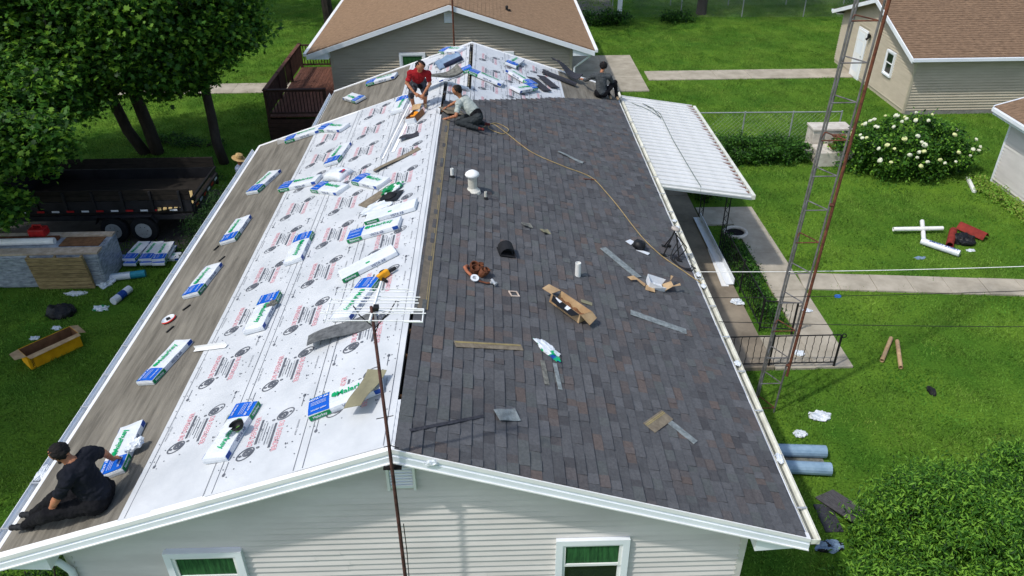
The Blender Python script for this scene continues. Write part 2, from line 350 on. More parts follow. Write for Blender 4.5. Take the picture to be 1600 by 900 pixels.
for (xx, zz, y0, y1) in ((0, ZP - .1, .02, YM - .02), (RXR, RZR - .1, YM, 17.15)):
    MB().box((xx, (y0 + y1) / 2, zz - .1), (.035, y1 - y0, .12)).build('ridge_board', m_dark, house)
for yk in (.95, 1.75, 2.3, 11.3, 12.1): MB().box((0, yk, ZP - .075), (.14, .04, .05)).build('rafter_tail', m_wood, house)
# rake fascia as stepped profile
def rake(name, side, xa, xb, y, x0=0, z0=ZP, sg=-1, mat=m_white, h=.165):
    sd = 1 if side == 'R' else -1
    def pr(off_t, off_b, d0, d1, nm, mt):
        P = [(x, z0 - sd * (x - x0) / 3) for x in (xa, xb)]
        MB().prism([(P[0][0], P[0][1] + off_t), (P[1][0], P[1][1] + off_t), (P[1][0], P[1][1] + off_b), (P[0][0], P[0][1] + off_b)], 1, y + sg * d0, y + sg * d1).build(nm, mt, house)
    pr(.012, -.045, -.07, .028, 'drip_edge', m_white2)
    pr(-.046, -.085, 0, .016, 'fascia', mat); pr(-.086, -h, 0, .03, 'fascia', mat); pr(-h - .001, -h - .018, -.3, .045, 'soffit_edge', m_white2)
rake('rake', 'R', .0, 4.9, 0.0); rake('rake', 'L', .0, -4.92, 0.0)
rake('rake', 'L', 0, -4.9, YM, sg=1); rake('rake', 'R', 0, RXR, YM + .002, sg=1); rake('rake', 'L', RXR, -3.67, 17.2, RXR, RZR, 1); rake('rake', 'R', RXR, 4.9, 17.2, RXR, RZR, 1)
for sx in (-1, 1):   # boxed eaves
    y1 = YM if sx < 0 else 17.2
    MB().prism([(sx * 4.27, 2.62), (sx * 4.86, 2.66), (sx * 4.86, 2.83), (sx * 4.27, 3.02)][::sx], 1, .031, y1 - .05).build('eave_box', m_white, house)
    MB().box((sx * 4.885, y1 / 2, 2.765), (.02, y1 - .02, .17)).build('fascia', m_white, house)
MB().prism([(-3.04, 2.62), (-3.64, 2.66), (-3.64, 2.84), (-3.04, 3.02)], 1, YM + .1, 17.15).build('eave_box', m_white, house)
# gutters
def gutter(xi, y0, y1, sg, zt, mat, nh):
    P = [(0, 0), (.005, -.085), (.085, -.085), (.10, -.045), (.125, -.03), (.125, 0), (.117, 0), (.117, -.024), (.093, -.04), (.079, -.078), (.012, -.078), (.008, 0)]
    g_ = MB().prism([(xi + sg * u, zt + v) for u, v in P][::sg], 1, y0, y1).build('gutter', mat, house)
    MB().box((xi + sg * .062, y0 + .004, zt - .043), (.12, .008, .083)).build('end_cap', mat, g_)
    MB().box((xi + sg * .047, (y0 + y1) / 2, zt - .076), (.06, y1 - y0 - .02, .004)).build('gutter_bottom', m_grime_shade, g_)
    n = int((y1 - y0) / nh)
    for k in range(n): MB().box((xi + sg * .062, y0 + .5 + k * nh, zt + .003), (.13, .025, .008)).build('gutter_bracket', m_alum, g_)
    return g_
gutR = gutter(4.9, -.02, 16.9, 1, 2.86, m_cream, .92); gutL = gutter(-4.91, -.02, 12.75, -1, 2.85, m_white, .76); gutter(-3.67, 13.0, 17.1, -1, 2.87, m_white, .8)
MB().box((-4.87, YM / 2, 2.885), (.05, YM - .06, .008), TR(0, 0, 0)).build('drip_edge', m_white2, house)
# downspout elbow at the front left corner
MB().tube([(-4.75, .12, 2.75), (-4.72, .14, 2.63), (-4.5, .2, 2.55), (-4.32, .24, 2.5), (-4.24, .27, 2.3), (-4.24, .28, .2)], .045, 10).build('downspout', m_white, house, smooth=True)

# ---- membrane and printed underlay
for k in range(2): slope_slab('felt_strip', 'L', -3.2 - k * .85, -4.06 - k * .82, .03, YM - .03, .003, m_felt, top=.002 + .004 * (1 - k))
ROWS = [(-3.27, -2.13), (-2.19, -1.05), (-1.11, -.03)]
def flat(mb, vs, mi=0, z=0): mb.add([(x, y, z) for x, y in vs], [tuple(range(len(vs)))], mi)
def ring(mb, cx, cy, a, b, t, rot, mi, n=20, z=0):
    c_, s_ = math.cos(rot), math.sin(rot)
    def P(u, v): return (cx + u * c_ - v * s_, cy + u * s_ + v * c_)
    for k in range(n):
        p, q = 2 * math.pi * k / n, 2 * math.pi * (k + 1) / n
        flat(mb, [P(a * math.cos(p), b * math.sin(p)), P(a * math.cos(q), b * math.sin(q)), P((a - t) * math.cos(q), (b - t) * math.sin(q)), P((a - t) * math.cos(p), (b - t) * math.sin(p))][::1], mi, z)
def bar(mb, x, y0, y1, wd, mi): flat(mb, [(x - wd / 2, y0), (x + wd / 2, y0), (x + wd / 2, y1), (x - wd / 2, y1)], mi)
mo = MB()
for sg in (-1, 1):
    q = MB()
    ring(q, -.2, -.28, .125, .088, .018, R(35), 0); ring(q, -.175, -.265, .068, .06, .038, R(35), 0, 16, .0004); ring(q, -.175, -.265, .02, .018, .012, 0, 0, 10, .0004); ring(q, -.265, -.3, .022, .018, .016, 0, 0, 8, .0004)
    bar(q, -.105, -.15, .28, .03, 0)
    vs, fs = text_mesh('DB DEFENDER', .105, -.006); q.add(vs, fs, 1, Matrix.Translation((-.18, .1, 0)) @ Matrix.Rotation(R(90), 4, 'Z') @ Matrix.Diagonal((.78, 1, 1, 1)))
    vs, fs = text_mesh('SYNTHETIC ROOFING UNDERLAYMENT', .028, 0); q.add(vs, fs, 0, Matrix.Translation((-.06, .03, 0)) @ Matrix.Rotation(R(90), 4, 'Z') @ Matrix.Diagonal((.7, 1, 1, 1)))
    for x in (-.022,): bar(q, x, -.12, .2, .008, 0)
    ring(q, -.05, -.22, .024, .018, .012, 0, 0, 8)
    # side captions, pin marks and nail dots
    vs, fs = text_mesh('FASTEN HERE  OVERLAP', .032, 0); q.add(vs, fs, 0, Matrix.Translation((-.43, .05, 0)) @ Matrix.Rotation(R(90), 4, 'Z') @ Matrix.Diagonal((.8, 1, 1, 1)))
    ring(q, -.4, -.55, .022, .03, .02, 0, 0, 8); bar(q, -.4, -.52, -.34, .008, 0)
    for k in range(8): ring(q, -.5 if k % 2 else -.35, -.6 + k * .16, .009, .009, .008, 0, 0, 6)
    for k in range(14): ring(q, random.uniform(-.45, 0), random.uniform(-.62, .62), .01, .01, .009, 0, 0, 6)
    mo.add(q.v, q.f, 0, Matrix.Rotation(0 if sg < 0 else math.pi, 4, 'Z'))
    mo.m[-len(q.m):] = q.m
motif = mo.mesh('printed_motif', [m_print, m_red])
def underlay(side, xa, xb, y0, y1, ph, x0=0, z0=ZP, h=.009, seed=0):
    rr = random.Random(seed); w_ = abs(xb - xa) * 1.054; ln = y1 - y0; sg = 1 if xb > xa else -1
    T = roof_T(side, (xa + xb) / 2, (y0 + y1) / 2, 0, h, x0, z0)
    nu, nv = 6, int(ln / .18)
    def fn(u, v): return ((u - .5) * w_, (v - .5) * ln, .0035 * math.sin(v * ln * 2.1 + seed) * math.sin(u * 5 + seed) + rr.uniform(-.0012, .0012))
    sh = MB().sheet(fn, nu, nv).build('underlay_strip', m_synth, house, T=T, smooth=True)
    ed = MB()
    for e in (-.5, .5):
        x = e * w_ - math.copysign(.09, e); bar(ed, x, -ln / 2 + .02, ln / 2 - .02, .007, 0)
    ed.build('edge_line', m_print, sh, T=Matrix.Translation((0, 0, .0055)))
    y = y0 + ph
    while y < y1 - .45:
        if y > y0 + .42:
            o = bpy.data.objects.new('printed_motif', motif); COL.objects.link(o); o.parent = sh; o['kind'] = 'stuff'; o.matrix_basis = Matrix.Translation((-.04, y - (y0 + y1) / 2, .0058))
        y += 1.27
    return sh
underlay('L', -3.27, -2.13, .04, YM - .03, 1.36, h=.010, seed=1)
underlay('L', -2.19, -1.05, .04, YM - .03, .83, h=.016, seed=2)
underlay('L', -1.11, -.012, .04, YM - .03, 1.15, h=.022, seed=3)
underlay('L', RXR - 1.85, RXR - .75, YM + .05, 17.17, .6, RXR, RZR, .006, 4)
underlay('L', RXR - .8, RXR - .05, YM + .05, 17.17, .9, RXR, RZR, .012, 5)
underlay('R', 2.05, 3.15, YM + .4, 17.17, .6, RXR, RZR, -.004, 6); underlay('R', RXR + 1.0, 2.1, YM - .4, 17.17, 1.0, RXR, RZR, 0, 7); underlay('R', RXR + .05, RXR + 1.05, YM - 1.2, 17.17, .5, RXR, RZR, .003, 8)
underlay('R', .06, .62, 10.5, YM - .04, .6, 0, ZP, .004, 9)

for y0_, y1_ in ((.05, .8), (2.6, 10.45)):   # underlay lapped over the ridge slot
    MB().sheet(lambda u, v: (-.06 + u * .082, y0_ + v * (y1_ - y0_), ZP - .02 + .022 + .012 * u + .003 * math.sin(v * 40)), 2, 40).build('ridge_lap', m_synth, house, smooth=True)
# ---- shingles on the right slope: the largest 300 as single pieces, the rest one field
EXPO = .1405; TONES = [(s(90, 91, 93), 6), (s(86, 87, 89), 6), (s(95, 96, 98), 4), (s(80, 80, 82), 2), (s(96, 90, 88), 1.6), (s(99, 90, 86), .8), (s(91, 88, 88), 2.5), (s(92, 95, 95), 2.5)]
TW = [t[1] for t in TONES]
field = MB(); singles = []
ncourse = 36; sl = 4.87 / CA
def ytop(x):   # the course end line steps back near the far end
    return 11.35 + 1.02 * x if x < 3 else 14.42 + (x - 3) * .82
for i in range(ncourse):
    u0 = .024 + i * EXPO; u1 = min(u0 + EXPO + .012, sl + .01); y = -.012 + (i % 3) * .0
    xm = (u0 + EXPO / 2) * CA; yend = min(ytop(xm), 16.6); tone = None; j = 0
    while y < yend:
        wd = random.choice((.11, .14, .165, .19, .23, .28)); 
        if j == 0: wd *= random.uniform(.4, 1)
        ye = min(y + wd, yend); t = random.choices(TONES, TW)[0][0]
        lam = random.random() < .5; th = .021 if lam else .010
        j += 1; k = random.uniform(.92, 1.08) * 1.18; col = tuple(v * k for v in t)
        q = field if (xm > 0 and (y > 2.62 or False)) else MB()
        A = [(u0 - .004, y + .0006, .001), (u1, y + .0006, th), (u1, ye - .0006, th), (u0 - .004, ye - .0006, .001), (u1, y + .0006, -.004), (u1, ye - .0006, -.004), (u0 - .004, y + .0006, -.004), (u0 - .004, ye - .0006, -.004)]
        vs = [(u * CA + (h + .014) * SA, yy, ZP - u * SA + (h + .014) * CA) for u, yy, h in A]
        q.add(vs, [(0, 1, 2, 3), (1, 4, 5, 2), (0, 6, 4, 1), (3, 2, 5, 7)], 0, None, col)
        if q is not field: singles.append(q)
        y = ye
singles.sort(key=lambda q: min(v[1] for v in q.v))
for n, q in enumerate(singles):
    if n < 300: q.build('shingle', m_shing, deckR, attr=True)
    else:
        field.add(q.v, q.f, 0, None, q.c[0])
struct(field.build('shingle_field', m_shing, deckR, attr=True), 'stuff')
# exposed nail strip beside the open ridge with two yellow lines
for (y0, y1) in ((2.75, 10.35),):
    T = roof_T('R', .13, (y0 + y1) / 2, 0, .026)
    MB().box((0, 0, 0), (.15, y1 - y0, .004)).build('nail_strip', m_shtop, deckR, T=T)
    for dx in (.035, .062): MB().box((dx, 0, .0035), (.006, y1 - y0 - .02, .002)).build('seal_line', m_yellow, deckR, T=T)
# ================================================================= FITTINGS FIXED TO THE ROOF
m_pvc = M('white_pvc', s(238, 238, 234), s(222, 222, 216), rough=.4, spec=.4)
m_rubber = M('black_rubber', s(34, 35, 38), s(24, 25, 28), rough=.8)
m_galv = M('painted_flue', s(214, 212, 202), s(186, 184, 172), rough=.45, spec=.4)
m_iron = M('black_iron', s(32, 31, 32), s(20, 20, 21), rough=.6, spec=.3)
def upright(x, y): z = zr(x); return TR(x, y, z)
def vent_pipe(x, y, r, h, nm='vent_pipe', cream=False, boot=True):
    p = MB().lathe([(r, -.1), (r, h), (r * .8, h), (r * .8, h - .04)], 14).build(nm, m_galv if cream else m_pvc, house, smooth=False, T=upright(x, y))
    if boot:
        MB().lathe([(r * 2.2, -.02), (r * 1.9, .02), (r * 1.08, .06), (r * 1.05, .07)], 14).build('pipe_boot', m_rubber, p)
        MB().box((.05, -.03, .005), (.2, .16, .008), Matrix.Rotation(KA, 4, 'Y')).build('boot_flange', m_rubber, p)
vent_pipe(.37, 7.33, .032, .2); vent_pipe(1.0, 6.8, .026, .17, cream=True); vent_pipe(2.53, 4.86, .048, .27, boot=False)
fl = MB().lathe([(.13, -.08), (.13, .03), (.1, .07), (.085, .09), (.085, .3), (.09, .305)], 20).build('flue_pipe', m_galv, house, T=upright(.76, 7.0), smooth=False)
MB().lathe([(.1, .30), (.12, .32), (.135, .345), (.125, .375), (.08, .41), (.03, .435)], 20).build('flue_cap', m_white2, fl, smooth=True)
MB().lathe([(.155, -.02), (.14, .03), (.11, .05), (.1, .055)], 20).build('storm_collar', m_galv, fl)
MB().box((.22, -.16, -.03), (.12, .3, .01), Matrix.Rotation(KA, 4, 'Y')).build('flue_flashing', m_alum, fl)
# black hooded exhaust vent
hv = MB()
for k in range(9):
    a0, a1 = math.pi * k / 9, math.pi * (k + 1) / 9
    hv.add([(-.13 * math.cos(a0), -.11, .02 + .14 * math.sin(a0)), (-.13 * math.cos(a1), -.11, .02 + .14 * math.sin(a1)), (-.13 * math.cos(a1), .13, .05 + .12 * math.sin(a1)), (-.13 * math.cos(a0), .13, .05 + .12 * math.sin(a0))], [(0, 1, 2, 3)])
hv.add([(-.13 * math.cos(math.pi * k / 9), .13, .05 + .12 * math.sin(math.pi * k / 9)) for k in range(10)], [tuple(range(10))]); hv.box((0, 0, .01), (.27, .26, .02))
hv.build('exhaust_vent', m_rubber, house, T=roof_T('R', 1.32, 4.95, R(12), .03), solid=.008)

# satellite dish mount on a tripod near the right eave
sat = tag(empty('dish_mount', roof_T('R', 4.36, 6.5, 0, .03)), 'black tripod dish mount with trailing cables near the right gutter', 'mount')
MB().tube([(-.02, .02, 0), (.02, .14, .5)], .016, 8).build('mast', m_iron, sat); MB().tube([(.3, -.02, 0), (.06, .14, .46)], .012, 8).build('strut', m_iron, sat); MB().tube([(.08, .42, 0), (.03, .14, .42)], .012, 8).build('strut', m_iron, sat)
MB().tube([(.0, .05, .2), (-.04, .02, .22), (.04, .05, .2)], .03, 8).build('clamp', m_iron, sat)
MB().lathe([(.03, .5), (.085, .52), (.09, .545), (.05, .565), (.01, .57)], 14, TR(.02, .14, 0)).build('mast_cap', M('cap_grey', s(178, 170, 160), rough=.6), sat, smooth=True)
for dx, dy in ((-.02, .02), (.3, -.02), (.08, .42)): MB().box((dx, dy, .006), (.11, .07, .012)).build('foot', m_iron, sat)
for k, ph in enumerate((0, .9, 1.7)):
    MB().tube([(.05, .14, .45)] + [(.18 + .13 * math.cos(a + ph) + a * .045, -.05 + .16 * math.sin(a + ph) - a * .03, .012 + .3 * max(0, 1 - a * .9)) for a in np.linspace(0, 5.2, 22)] + [(.56, -.22 - k * .03, .05)], .009, 6).build('cable', m_iron, sat, smooth=True)

# ================================================================= CABLES IN THE AIR
def wire(name, a, b, sag, r, mat, label):
    a, b = Vector(a), Vector(b)
    o = MB().tube([a.lerp(b, t) - Vector((0, 0, sag * 4 * t * (1 - t))) for t in np.linspace(0, 1, 30)], r, 6).build(name, mat, None, smooth=True); tag(o, label, 'cable')
wire('service_cable', (4.95, 6.15, 2.92), (15.2, 4.2, 4.3), .12, .0065, m_pvc, 'white service cable running from the right gutter across the lawn')
wire('power_line', (4.95, 5.35, 2.86), (15.0, 3.5, 4.3), .1, .0055, m_iron, 'upper thin black wire crossing the lawn right of the house')
wire('power_line', (4.95, 4.6, 2.86), (14.2, 2.2, 4.3), .1, .0055, m_iron, 'lower thin black wire crossing the lawn right of the house')

# ================================================================= PORCH AWNING
m_awn = M('awning_aluminium', s(220, 221, 219), s(204, 205, 203), rough=.5, scale=2, spec=.35)
m_rust = M('rust_stain', s(128, 84, 70), s(92, 56, 46), rough=.9, scale=12)
aw = tag(empty('porch_awning', TR(5.0, 10.35, 2.8)), 'white ribbed aluminium porch awning on black iron posts, rusty outer edge', 'awning')
na = 26; pw = 6.25 / na; dz = -.34; sl_ = math.atan2(.34, 2.22)
for k in range(na):
    T = Matrix.Translation((0, k * pw + pw / 2, 0)) @ Matrix.Rotation(sl_, 4, 'Y')
    p = MB().add([(0, -pw / 2, 0), (2.24, -pw / 2, 0), (2.24, pw / 2 - .03, 0), (0, pw / 2 - .03, 0), (0, pw / 2 - .03, .035), (2.24, pw / 2 - .03, .035), (2.24, pw / 2, .035), (0, pw / 2, .035), (2.24, pw / 2, 0), (0, pw / 2, 0)],
                 [(0, 1, 2, 3), (3, 2, 5, 4), (4, 5, 6, 7), (7, 6, 8, 9)]).build('awning_panel', m_awn, aw, T=T)
    st = MB().add([(2.24, -pw / 2 + .01, .003), (2.24, pw / 2 - .04, .003), (2.24 - random.uniform(.06, .2), pw / 2 - .045, .003), (2.24 - random.uniform(.02, .08), 0, .003), (2.24 - random.uniform(.02, .1), -pw / 2 + .01, .003)], [(0, 1, 2, 3, 4)]).build('rust_streak', m_rust, p)
MB().prism([(.0, .03), (2.25, -.31), (2.25, -.36), (2.25, -.46), (.0, -.12)], 1, -.03, -.006).build('front_fascia', m_awn, aw)
MB().box((1.12, -.045, -.2), (2.28, .03, .03), Matrix.Translation((0, 0, .02)) @ Matrix.Rotation(sl_, 4, 'Y') @ Matrix.Translation((0, 0, .14))).build('fascia_lip', m_white2, aw)
MB().box((2.29, 3.1, -.385), (.08, 6.3, .11)).build('edge_gutter', m_cream, aw)
MB().box((2.2, 3.1, -.43), (.06, 6.2, .06)).build('beam', m_awn, aw)
for (yy) in (1.35, 3.6, 5.9):
    q = MB()
    for dx in (-.055, .055):
        q.box((2.17 + dx, yy, -1.59), (.022, .022, 2.28))
    for k in range(9): q.tube([(2.17 - .05, yy, -2.65 + k * .25), (2.17 + .05, yy, -2.53 + k * .25), (2.17 - .05, yy, -2.4 + k * .25)], .008, 5)
    q.build('post', m_iron, aw)
wire2 = MB().tube([tuple(Matrix.Translation((5.0, 10.35, 2.8)) @ Matrix.Rotation(sl_, 4, 'Y') @ Vector(p)) for p in ((.25, 5.6, .05), (.7, 5.2, .045), (.95, 4.6, .045), (.85, 5.4, .045), (.6, 5.7, .045), (1.0, 5.0, .045), (.95, 3, .045), (.98, 1.4, .045), (1.0, .6, .045), (1.02, 0.02, .045), (1.02, -.06, -.05))], .009, 6).build('extension_cord', M('green_cord', s(104, 118, 110), s(84, 96, 90)), smooth=True)
tag(wire2, 'thin grey green cord lying across the ribbed awning', 'cord')
# iron railings on the porch
def railing(root, p0, p1, n, h=.82, twist=True):
    p0, p1 = Vector(p0), Vector(p1); up = Vector((0, 0, 1))
    for hh in (.1, h): MB().tube([p0 + up * hh, p1 + up * hh], .014, 6).build('rail', m_iron, root)
    for k in range(n):
        p = p0.lerp(p1, (k + .5) / n)
        MB().tube([p + up * (.1 + (h - .1) * t / 8) + Vector((.006 * (-1) ** t, 0, 0)) for t in range(9)], .0075, 5).build('baluster', m_iron, root)
def scroll_post(root, p):
    p = Vector(p); MB().tube([p, p + Vector((0, 0, .86))], .025, 8).build('post', m_iron, root)
    MB().tube([p + Vector((.0 + .05 * math.cos(a), 0, .84 + .05 * math.sin(a))) for a in np.linspace(2.6, -2.8, 14)], .012, 6, T=Matrix.Translation((.05, 0, 0))).build('scroll', m_iron, root)
rl = tag(empty('porch_railing'), 'black wrought iron railing with scroll end across the near end of the porch', 'railing')
railing(rl, (5.6, 6.86, .05), (8.38, 6.86, .05), 18); scroll_post(rl, (8.4, 6.86, .0)); MB().tube([(5.6, 6.86, 0), (5.6, 6.86, .9)], .02, 6).build('post', m_iron, rl); MB().tube([(6.98, 6.86, 0), (6.98, 6.86, .9)], .02, 6).build('post', m_iron, rl)
rl = tag(empty('porch_railing'), 'black iron railing running along the grass strip beside the porch', 'railing')
railing(rl, (7.2, 8.25, .05), (7.2, 12.0, .05), 26); railing(rl, (7.2, 8.2, .05), (7.86, 8.1, .05), 5); scroll_post(rl, (7.89, 8.08, 0)); MB().tube([(7.2, 9.9, 0), (7.2, 9.9, .95)], .022, 6).build('post', m_iron, rl); MB().tube([(7.2, 8.25, 0), (7.2, 8.25, .9)], .02, 6).build('post', m_iron, rl)

# ================================================================= RADIO TOWER
m_steel = M('weathered_steel', s(132, 130, 130), s(98, 94, 92), rough=.6, scale=6, metal=.35, spec=.4)
m_rusty = M('rusty_pipe', s(122, 74, 54), s(78, 48, 38), rough=.85, scale=9, bump=.3)
tw = tag(empty('radio_tower'), 'tall three legged lattice radio tower with rusty pipe beside the porch', 'tower')
LEAN = Vector((.28, .05, 7.9)) / 7.9
def tp(dx, dy, z): return Vector((6.45, 5.6, 0)) + LEAN * z + Vector((dx, dy, 0))
legs = [(-.22, -.13), (.22, -.13), (0, .25)]
for dx, dy in legs: MB().tube([tp(dx, dy, z) for z in np.linspace(-.1, 12, 14)], .019, 8).build('leg', m_steel, tw)
for k in range(19):
    z = .12 + k * .625; q = MB()
    for a, b in ((0, 1), (1, 2), (2, 0)):
        q.tube([tp(*legs[a], z), tp(*legs[b], z)], .011, 6)
    q.build('cross_brace', m_steel if k % 3 else m_rusty, tw)
MB().tube([tp(.27, -.16, z) for z in np.linspace(.95, 12, 10)], .028, 8).build('rusty_mast', m_rusty, tw)
for z in (1.2, 4.6, 8): MB().tube([tp(.22, -.13, z), tp(.28, -.17, z)], .035, 6).build('clamp', m_rusty, tw)

# ================================================================= TV ANTENNA ON A MAST
an = tag(empty('television_antenna', TR(-.01, -.1, 0)), 'rusty mast at the front gable topped by a white television antenna', 'antenna')
MB().tube([(0.0, 0, 0), (.0, 0, 2.2), (0, 0, 4.2), (-.01, 0, 6.42)], [.024, .023, .02, .015], 10).build('mast', M('dark_rusty_mast', s(92, 62, 56), s(58, 40, 38), rough=.85, scale=9), an, smooth=True)
MB().tube([(.05, .02, 3.4), (.05, .03, 2.9), (.03, .02, 2.0), (.04, .02, .5)], .006, 5).build('cable', m_iron, an)
MB().box((0, .06, 4.28), (.2, .1, .02)).build('mast_bracket', m_dark, an)
MB().tube([(-.06, 0, 4.62), (.02, 0, 4.64), (.1, 0, 4.6)], .006, 5).build('clip', m_iron, an); MB().tube([(-.1, 0, 5.02), (.08, 0, 5.06)], .005, 5).build('clip', m_iron, an)
boom = MB().tube([(-.02, -.12, 6.33), (.02, .52, 6.37)], .014, 6).build('boom', m_white2, an)
for k, (y, l, r_) in enumerate(((-.1, .42, .45), (-.02, .5, .5), (.07, .5, .46), (.16, .46, .42), (.26, .44, .4), (.36, .4, .36), (.46, .34, .3), (.02, .3, .36), (.115, .26, .4), (.21, .36, .24), (.31, .2, .42))):
    MB().tube([(-l, y, 6.34 + .03 * (k % 2)), (r_, y + .02, 6.30 + .03 * (k % 2))], .0052, 6).build('element', m_white2, an)
MB().tube([(.3, -.1, 6.31), (.47, -.1, 6.30), (.47, .1, 6.31), (.3, .1, 6.32)], .009, 6).build('reflector', m_white2, an)
MB().tube([(-.44, -.1, 6.33), (-.44, .26, 6.35)], .007, 6).build('reflector', m_white2, an)
MB().box((.03, .02, 6.39), (.05, .07, .04)).build('junction_box', m_iron, an)
for q in (((0, 0, 6.17), (-.14, .05, 6.29), (-.2, .1, 6.37)), ((0, 0, 6.17), (.13, .1, 6.27), (.2, .2, 6.35)), ((0, 0, 6.12), (.05, -.05, 6.25), (.12, .0, 6.32))): MB().tube(q, .006, 5).build('brace_wire', m_iron, an)

# ================================================================= OTHER BUILDINGS
m_tan = M('tan_siding', s(180, 170, 153), s(168, 158, 141), rough=.6, scale=1, stretch=(1, 1, 4))
m_tan2 = M('beige_siding', s(192, 181, 160), s(180, 169, 148), rough=.6, scale=1, stretch=(1, 1, 4))
m_brown = M('brown_shingle_roof', s(158, 130, 102), s(112, 89, 68), rough=.95, scale=7, detail=4, bump=.4, bscale=40, stretch=(1, 2.6, 1), lo=.3, hi=.7)
m_brown2 = M('brown_shingle_roof_garage', s(144, 118, 94), s(94, 75, 59), rough=.95, scale=6, detail=4, bump=.4, bscale=40, stretch=(.9, 3, 1), lo=.3, hi=.7)
def courses(name, parent, mat, corner, e_down, e_along, sl, ln, step=.16, th=.012):
    """shingle courses as stepped strips on a far roof (one joined part)"""
    c, d, a = Vector(corner), Vector(e_down).normalized(), Vector(e_along).normalized(); n = a.cross(d).normalized()
    if n.z < 0: n = -n
    q = MB(); u = 0
    while u < sl:
        p0 = c + d * u; p1 = c + d * min(u + step, sl)
        q.add([p0, p0 + a * ln, p1 + a * ln + n * th, p1 + n * th, p1 + a * ln, p1], [(0, 1, 2, 3), (3, 2, 4, 5)]); u += step
    return q.build(name, mat, parent)
bh = tag(empty('neighbour_house', TR(-.33, 23.0, 0)), 'tan sided house with brown shingle roof directly behind the reroofed house', 'house')
HW = 4.5; EW = 5.3; EZ = 2.52; RZ = 4.22; kk = (RZ - EZ) / EW; zt = lambda x: RZ - abs(x) * kk - .1
bw = MB().prism([(-HW, 0), (HW, 0), (HW, zt(HW)), (0, zt(0)), (-HW, zt(HW))], 1, 0, 9).build('wall', m_tan, bh)
q = MB(); siding([(-HW, .3), (HW, .3), (HW, zt(HW)), (0, zt(0)), (-HW, zt(HW))], .3, RZ, .105, lambda u, z, o: (u, -.002 - o, z), [(-1.93, -1.0, 1.5, 2.42), (1.95, 2.3, 1.6, 2.42), (-.2, .12, 3.5, 4.0)], mb=q); q.build('lap_siding', m_tan, bw)
for sx in (-1, 1):
    MB().box((sx * (HW - .04), -.02, 1.35), (.1, .05, 2.5)).build('corner_trim', m_tan, bw)
    q = MB().prism([(0, RZ), (sx * EW, EZ), (sx * EW, EZ - .1), (0, RZ - .1)][::sx], 1, -.35, 9.4); rf = q.build('roof', m_brown, bh)
    courses('shingle_courses', rf, m_brown, (0, -.36, RZ + .004), (sx * EW, 0, EZ - RZ), (0, 1, 0), math.hypot(EW, RZ - EZ), 9.8, .15)
    MB().prism([(0, RZ - .03), (sx * EW, EZ - .03), (sx * EW, EZ - .2), (0, RZ - .2)][::sx], 1, -.40, -.352).build('rake_fascia', m_white, bh)
    MB().prism([(sx * HW, EZ + .1), (sx * EW, EZ - .05), (sx * EW, EZ - .2), (sx * HW, EZ - .2)][::sx], 1, -.34, 9.3).build('eave_box', m_white, bh)
    MB().box((sx * (EW + .06), 4.5, EZ - .03), (.12, 9.7, .1)).build('gutter', m_white2, bh)
bp = lambda u, z, o: (u, -.02 - o, z)
window(bh, bp, -1.95, -.98, 1.3, 2.44); window(bh, bp, 1.93, 2.32, 1.5, 2.44)
q = MB().box((-.04, -.03, 3.75), (.34, .05, .5)).build('gable_vent', m_white, bh)
for k in range(8): MB().box((-.04, -.06, 3.55 + k * .055), (.27, .02, .02)).build('louvre', m_white2, q)
MB().tube([(.13, -.45, 4.6), (.13, -.45, 0)], .03, 8).build('mast', m_rusty, bh)
MB().lathe([(.05, 0), (.05, .16), (.07, .17), (.03, .22)], 10, TR(2.1, 1.6, 3.5)).build('roof_pipe', m_iron, bh)
MB().box((2.1, 1.6, 3.55), (.3, .25, .02), TR(0, 0, 0)).build('pipe_flashing', m_dark, bh)
MB().tube([(EW, -.3, EZ - .1), (4.75, -.12, 1.95), (4.6, -.05, 1.8), (4.58, -.05, .2)], .035, 8).build('downspout', m_white, bh)
# wooden deck on its left side
m_deck = M('brown_deck_stain', s(112, 74, 60), s(84, 54, 44), rough=.8, scale=3, stretch=(6, 1, 1), rand=.12)
m_deckd = M('dark_deck_stain', s(70, 48, 42), s(52, 36, 32), rough=.8, scale=4, rand=.1)
dk = tag(empty('wooden_deck', TR(-6.85, 20.7, 0)), 'brown wooden deck with railings against the tan neighbour house', 'deck')
for k in range(15): MB().box((.07 + k * .145, 3.0, .85), (.137, 6.0, .035)).build('deck_board', m_deck, dk)
for (x, y) in ((.03, .03), (2.1, .03), (.03, 2.0), (.03, 4.0), (.03, 6.0), (2.1, 6)):
    MB().box((x, y, .93), (.1, .1, 1.86)).build('post', m_deckd, dk)
for k in range(5): MB().box((1.07, -.03, .1 + k * .15), (2.2, .03, .14)).build('skirt_board', m_deckd, dk)
for k in range(5): MB().box((-.03, 3.0, .1 + k * .15), (.03, 6.0, .14)).build('skirt_board', m_deckd, dk)
for z_ in (.98, 1.78): MB().box((1.07, .03, z_), (2.1, .05, .06)).build('rail', m_deckd, dk)
MB().box((1.07, .03, 1.83), (2.2, .14, .035)).build('cap_rail', m_deckd, dk)
for k in range(17): MB().box((.16 + k * .118, .03, 1.38), (.03, .03, .78)).build('baluster', m_deckd, dk)
MB().box((.03, 3.0, 1.83), (.14, 6.1, .035)).build('cap_rail', m_deck, dk)
for k in range(24): MB().box((.03, .18 + k * .125, 1.37), (.025, .118, .84)).build('privacy_board', m_deckd, dk)
for z_ in (.98, 1.78): MB().box((1.07, 6.0, z_), (2.1, .05, .06)).build('rail', m_deckd, dk)
for k in range(17): MB().box((.16 + k * .118, 6.0, 1.38), (.03, .03, .78)).build('baluster', m_deckd, dk)
for k in range(20): MB().box((.03, 3.25 + k * .135, 1.38), (.03, .03, .78)).build('baluster', m_deckd, dk)

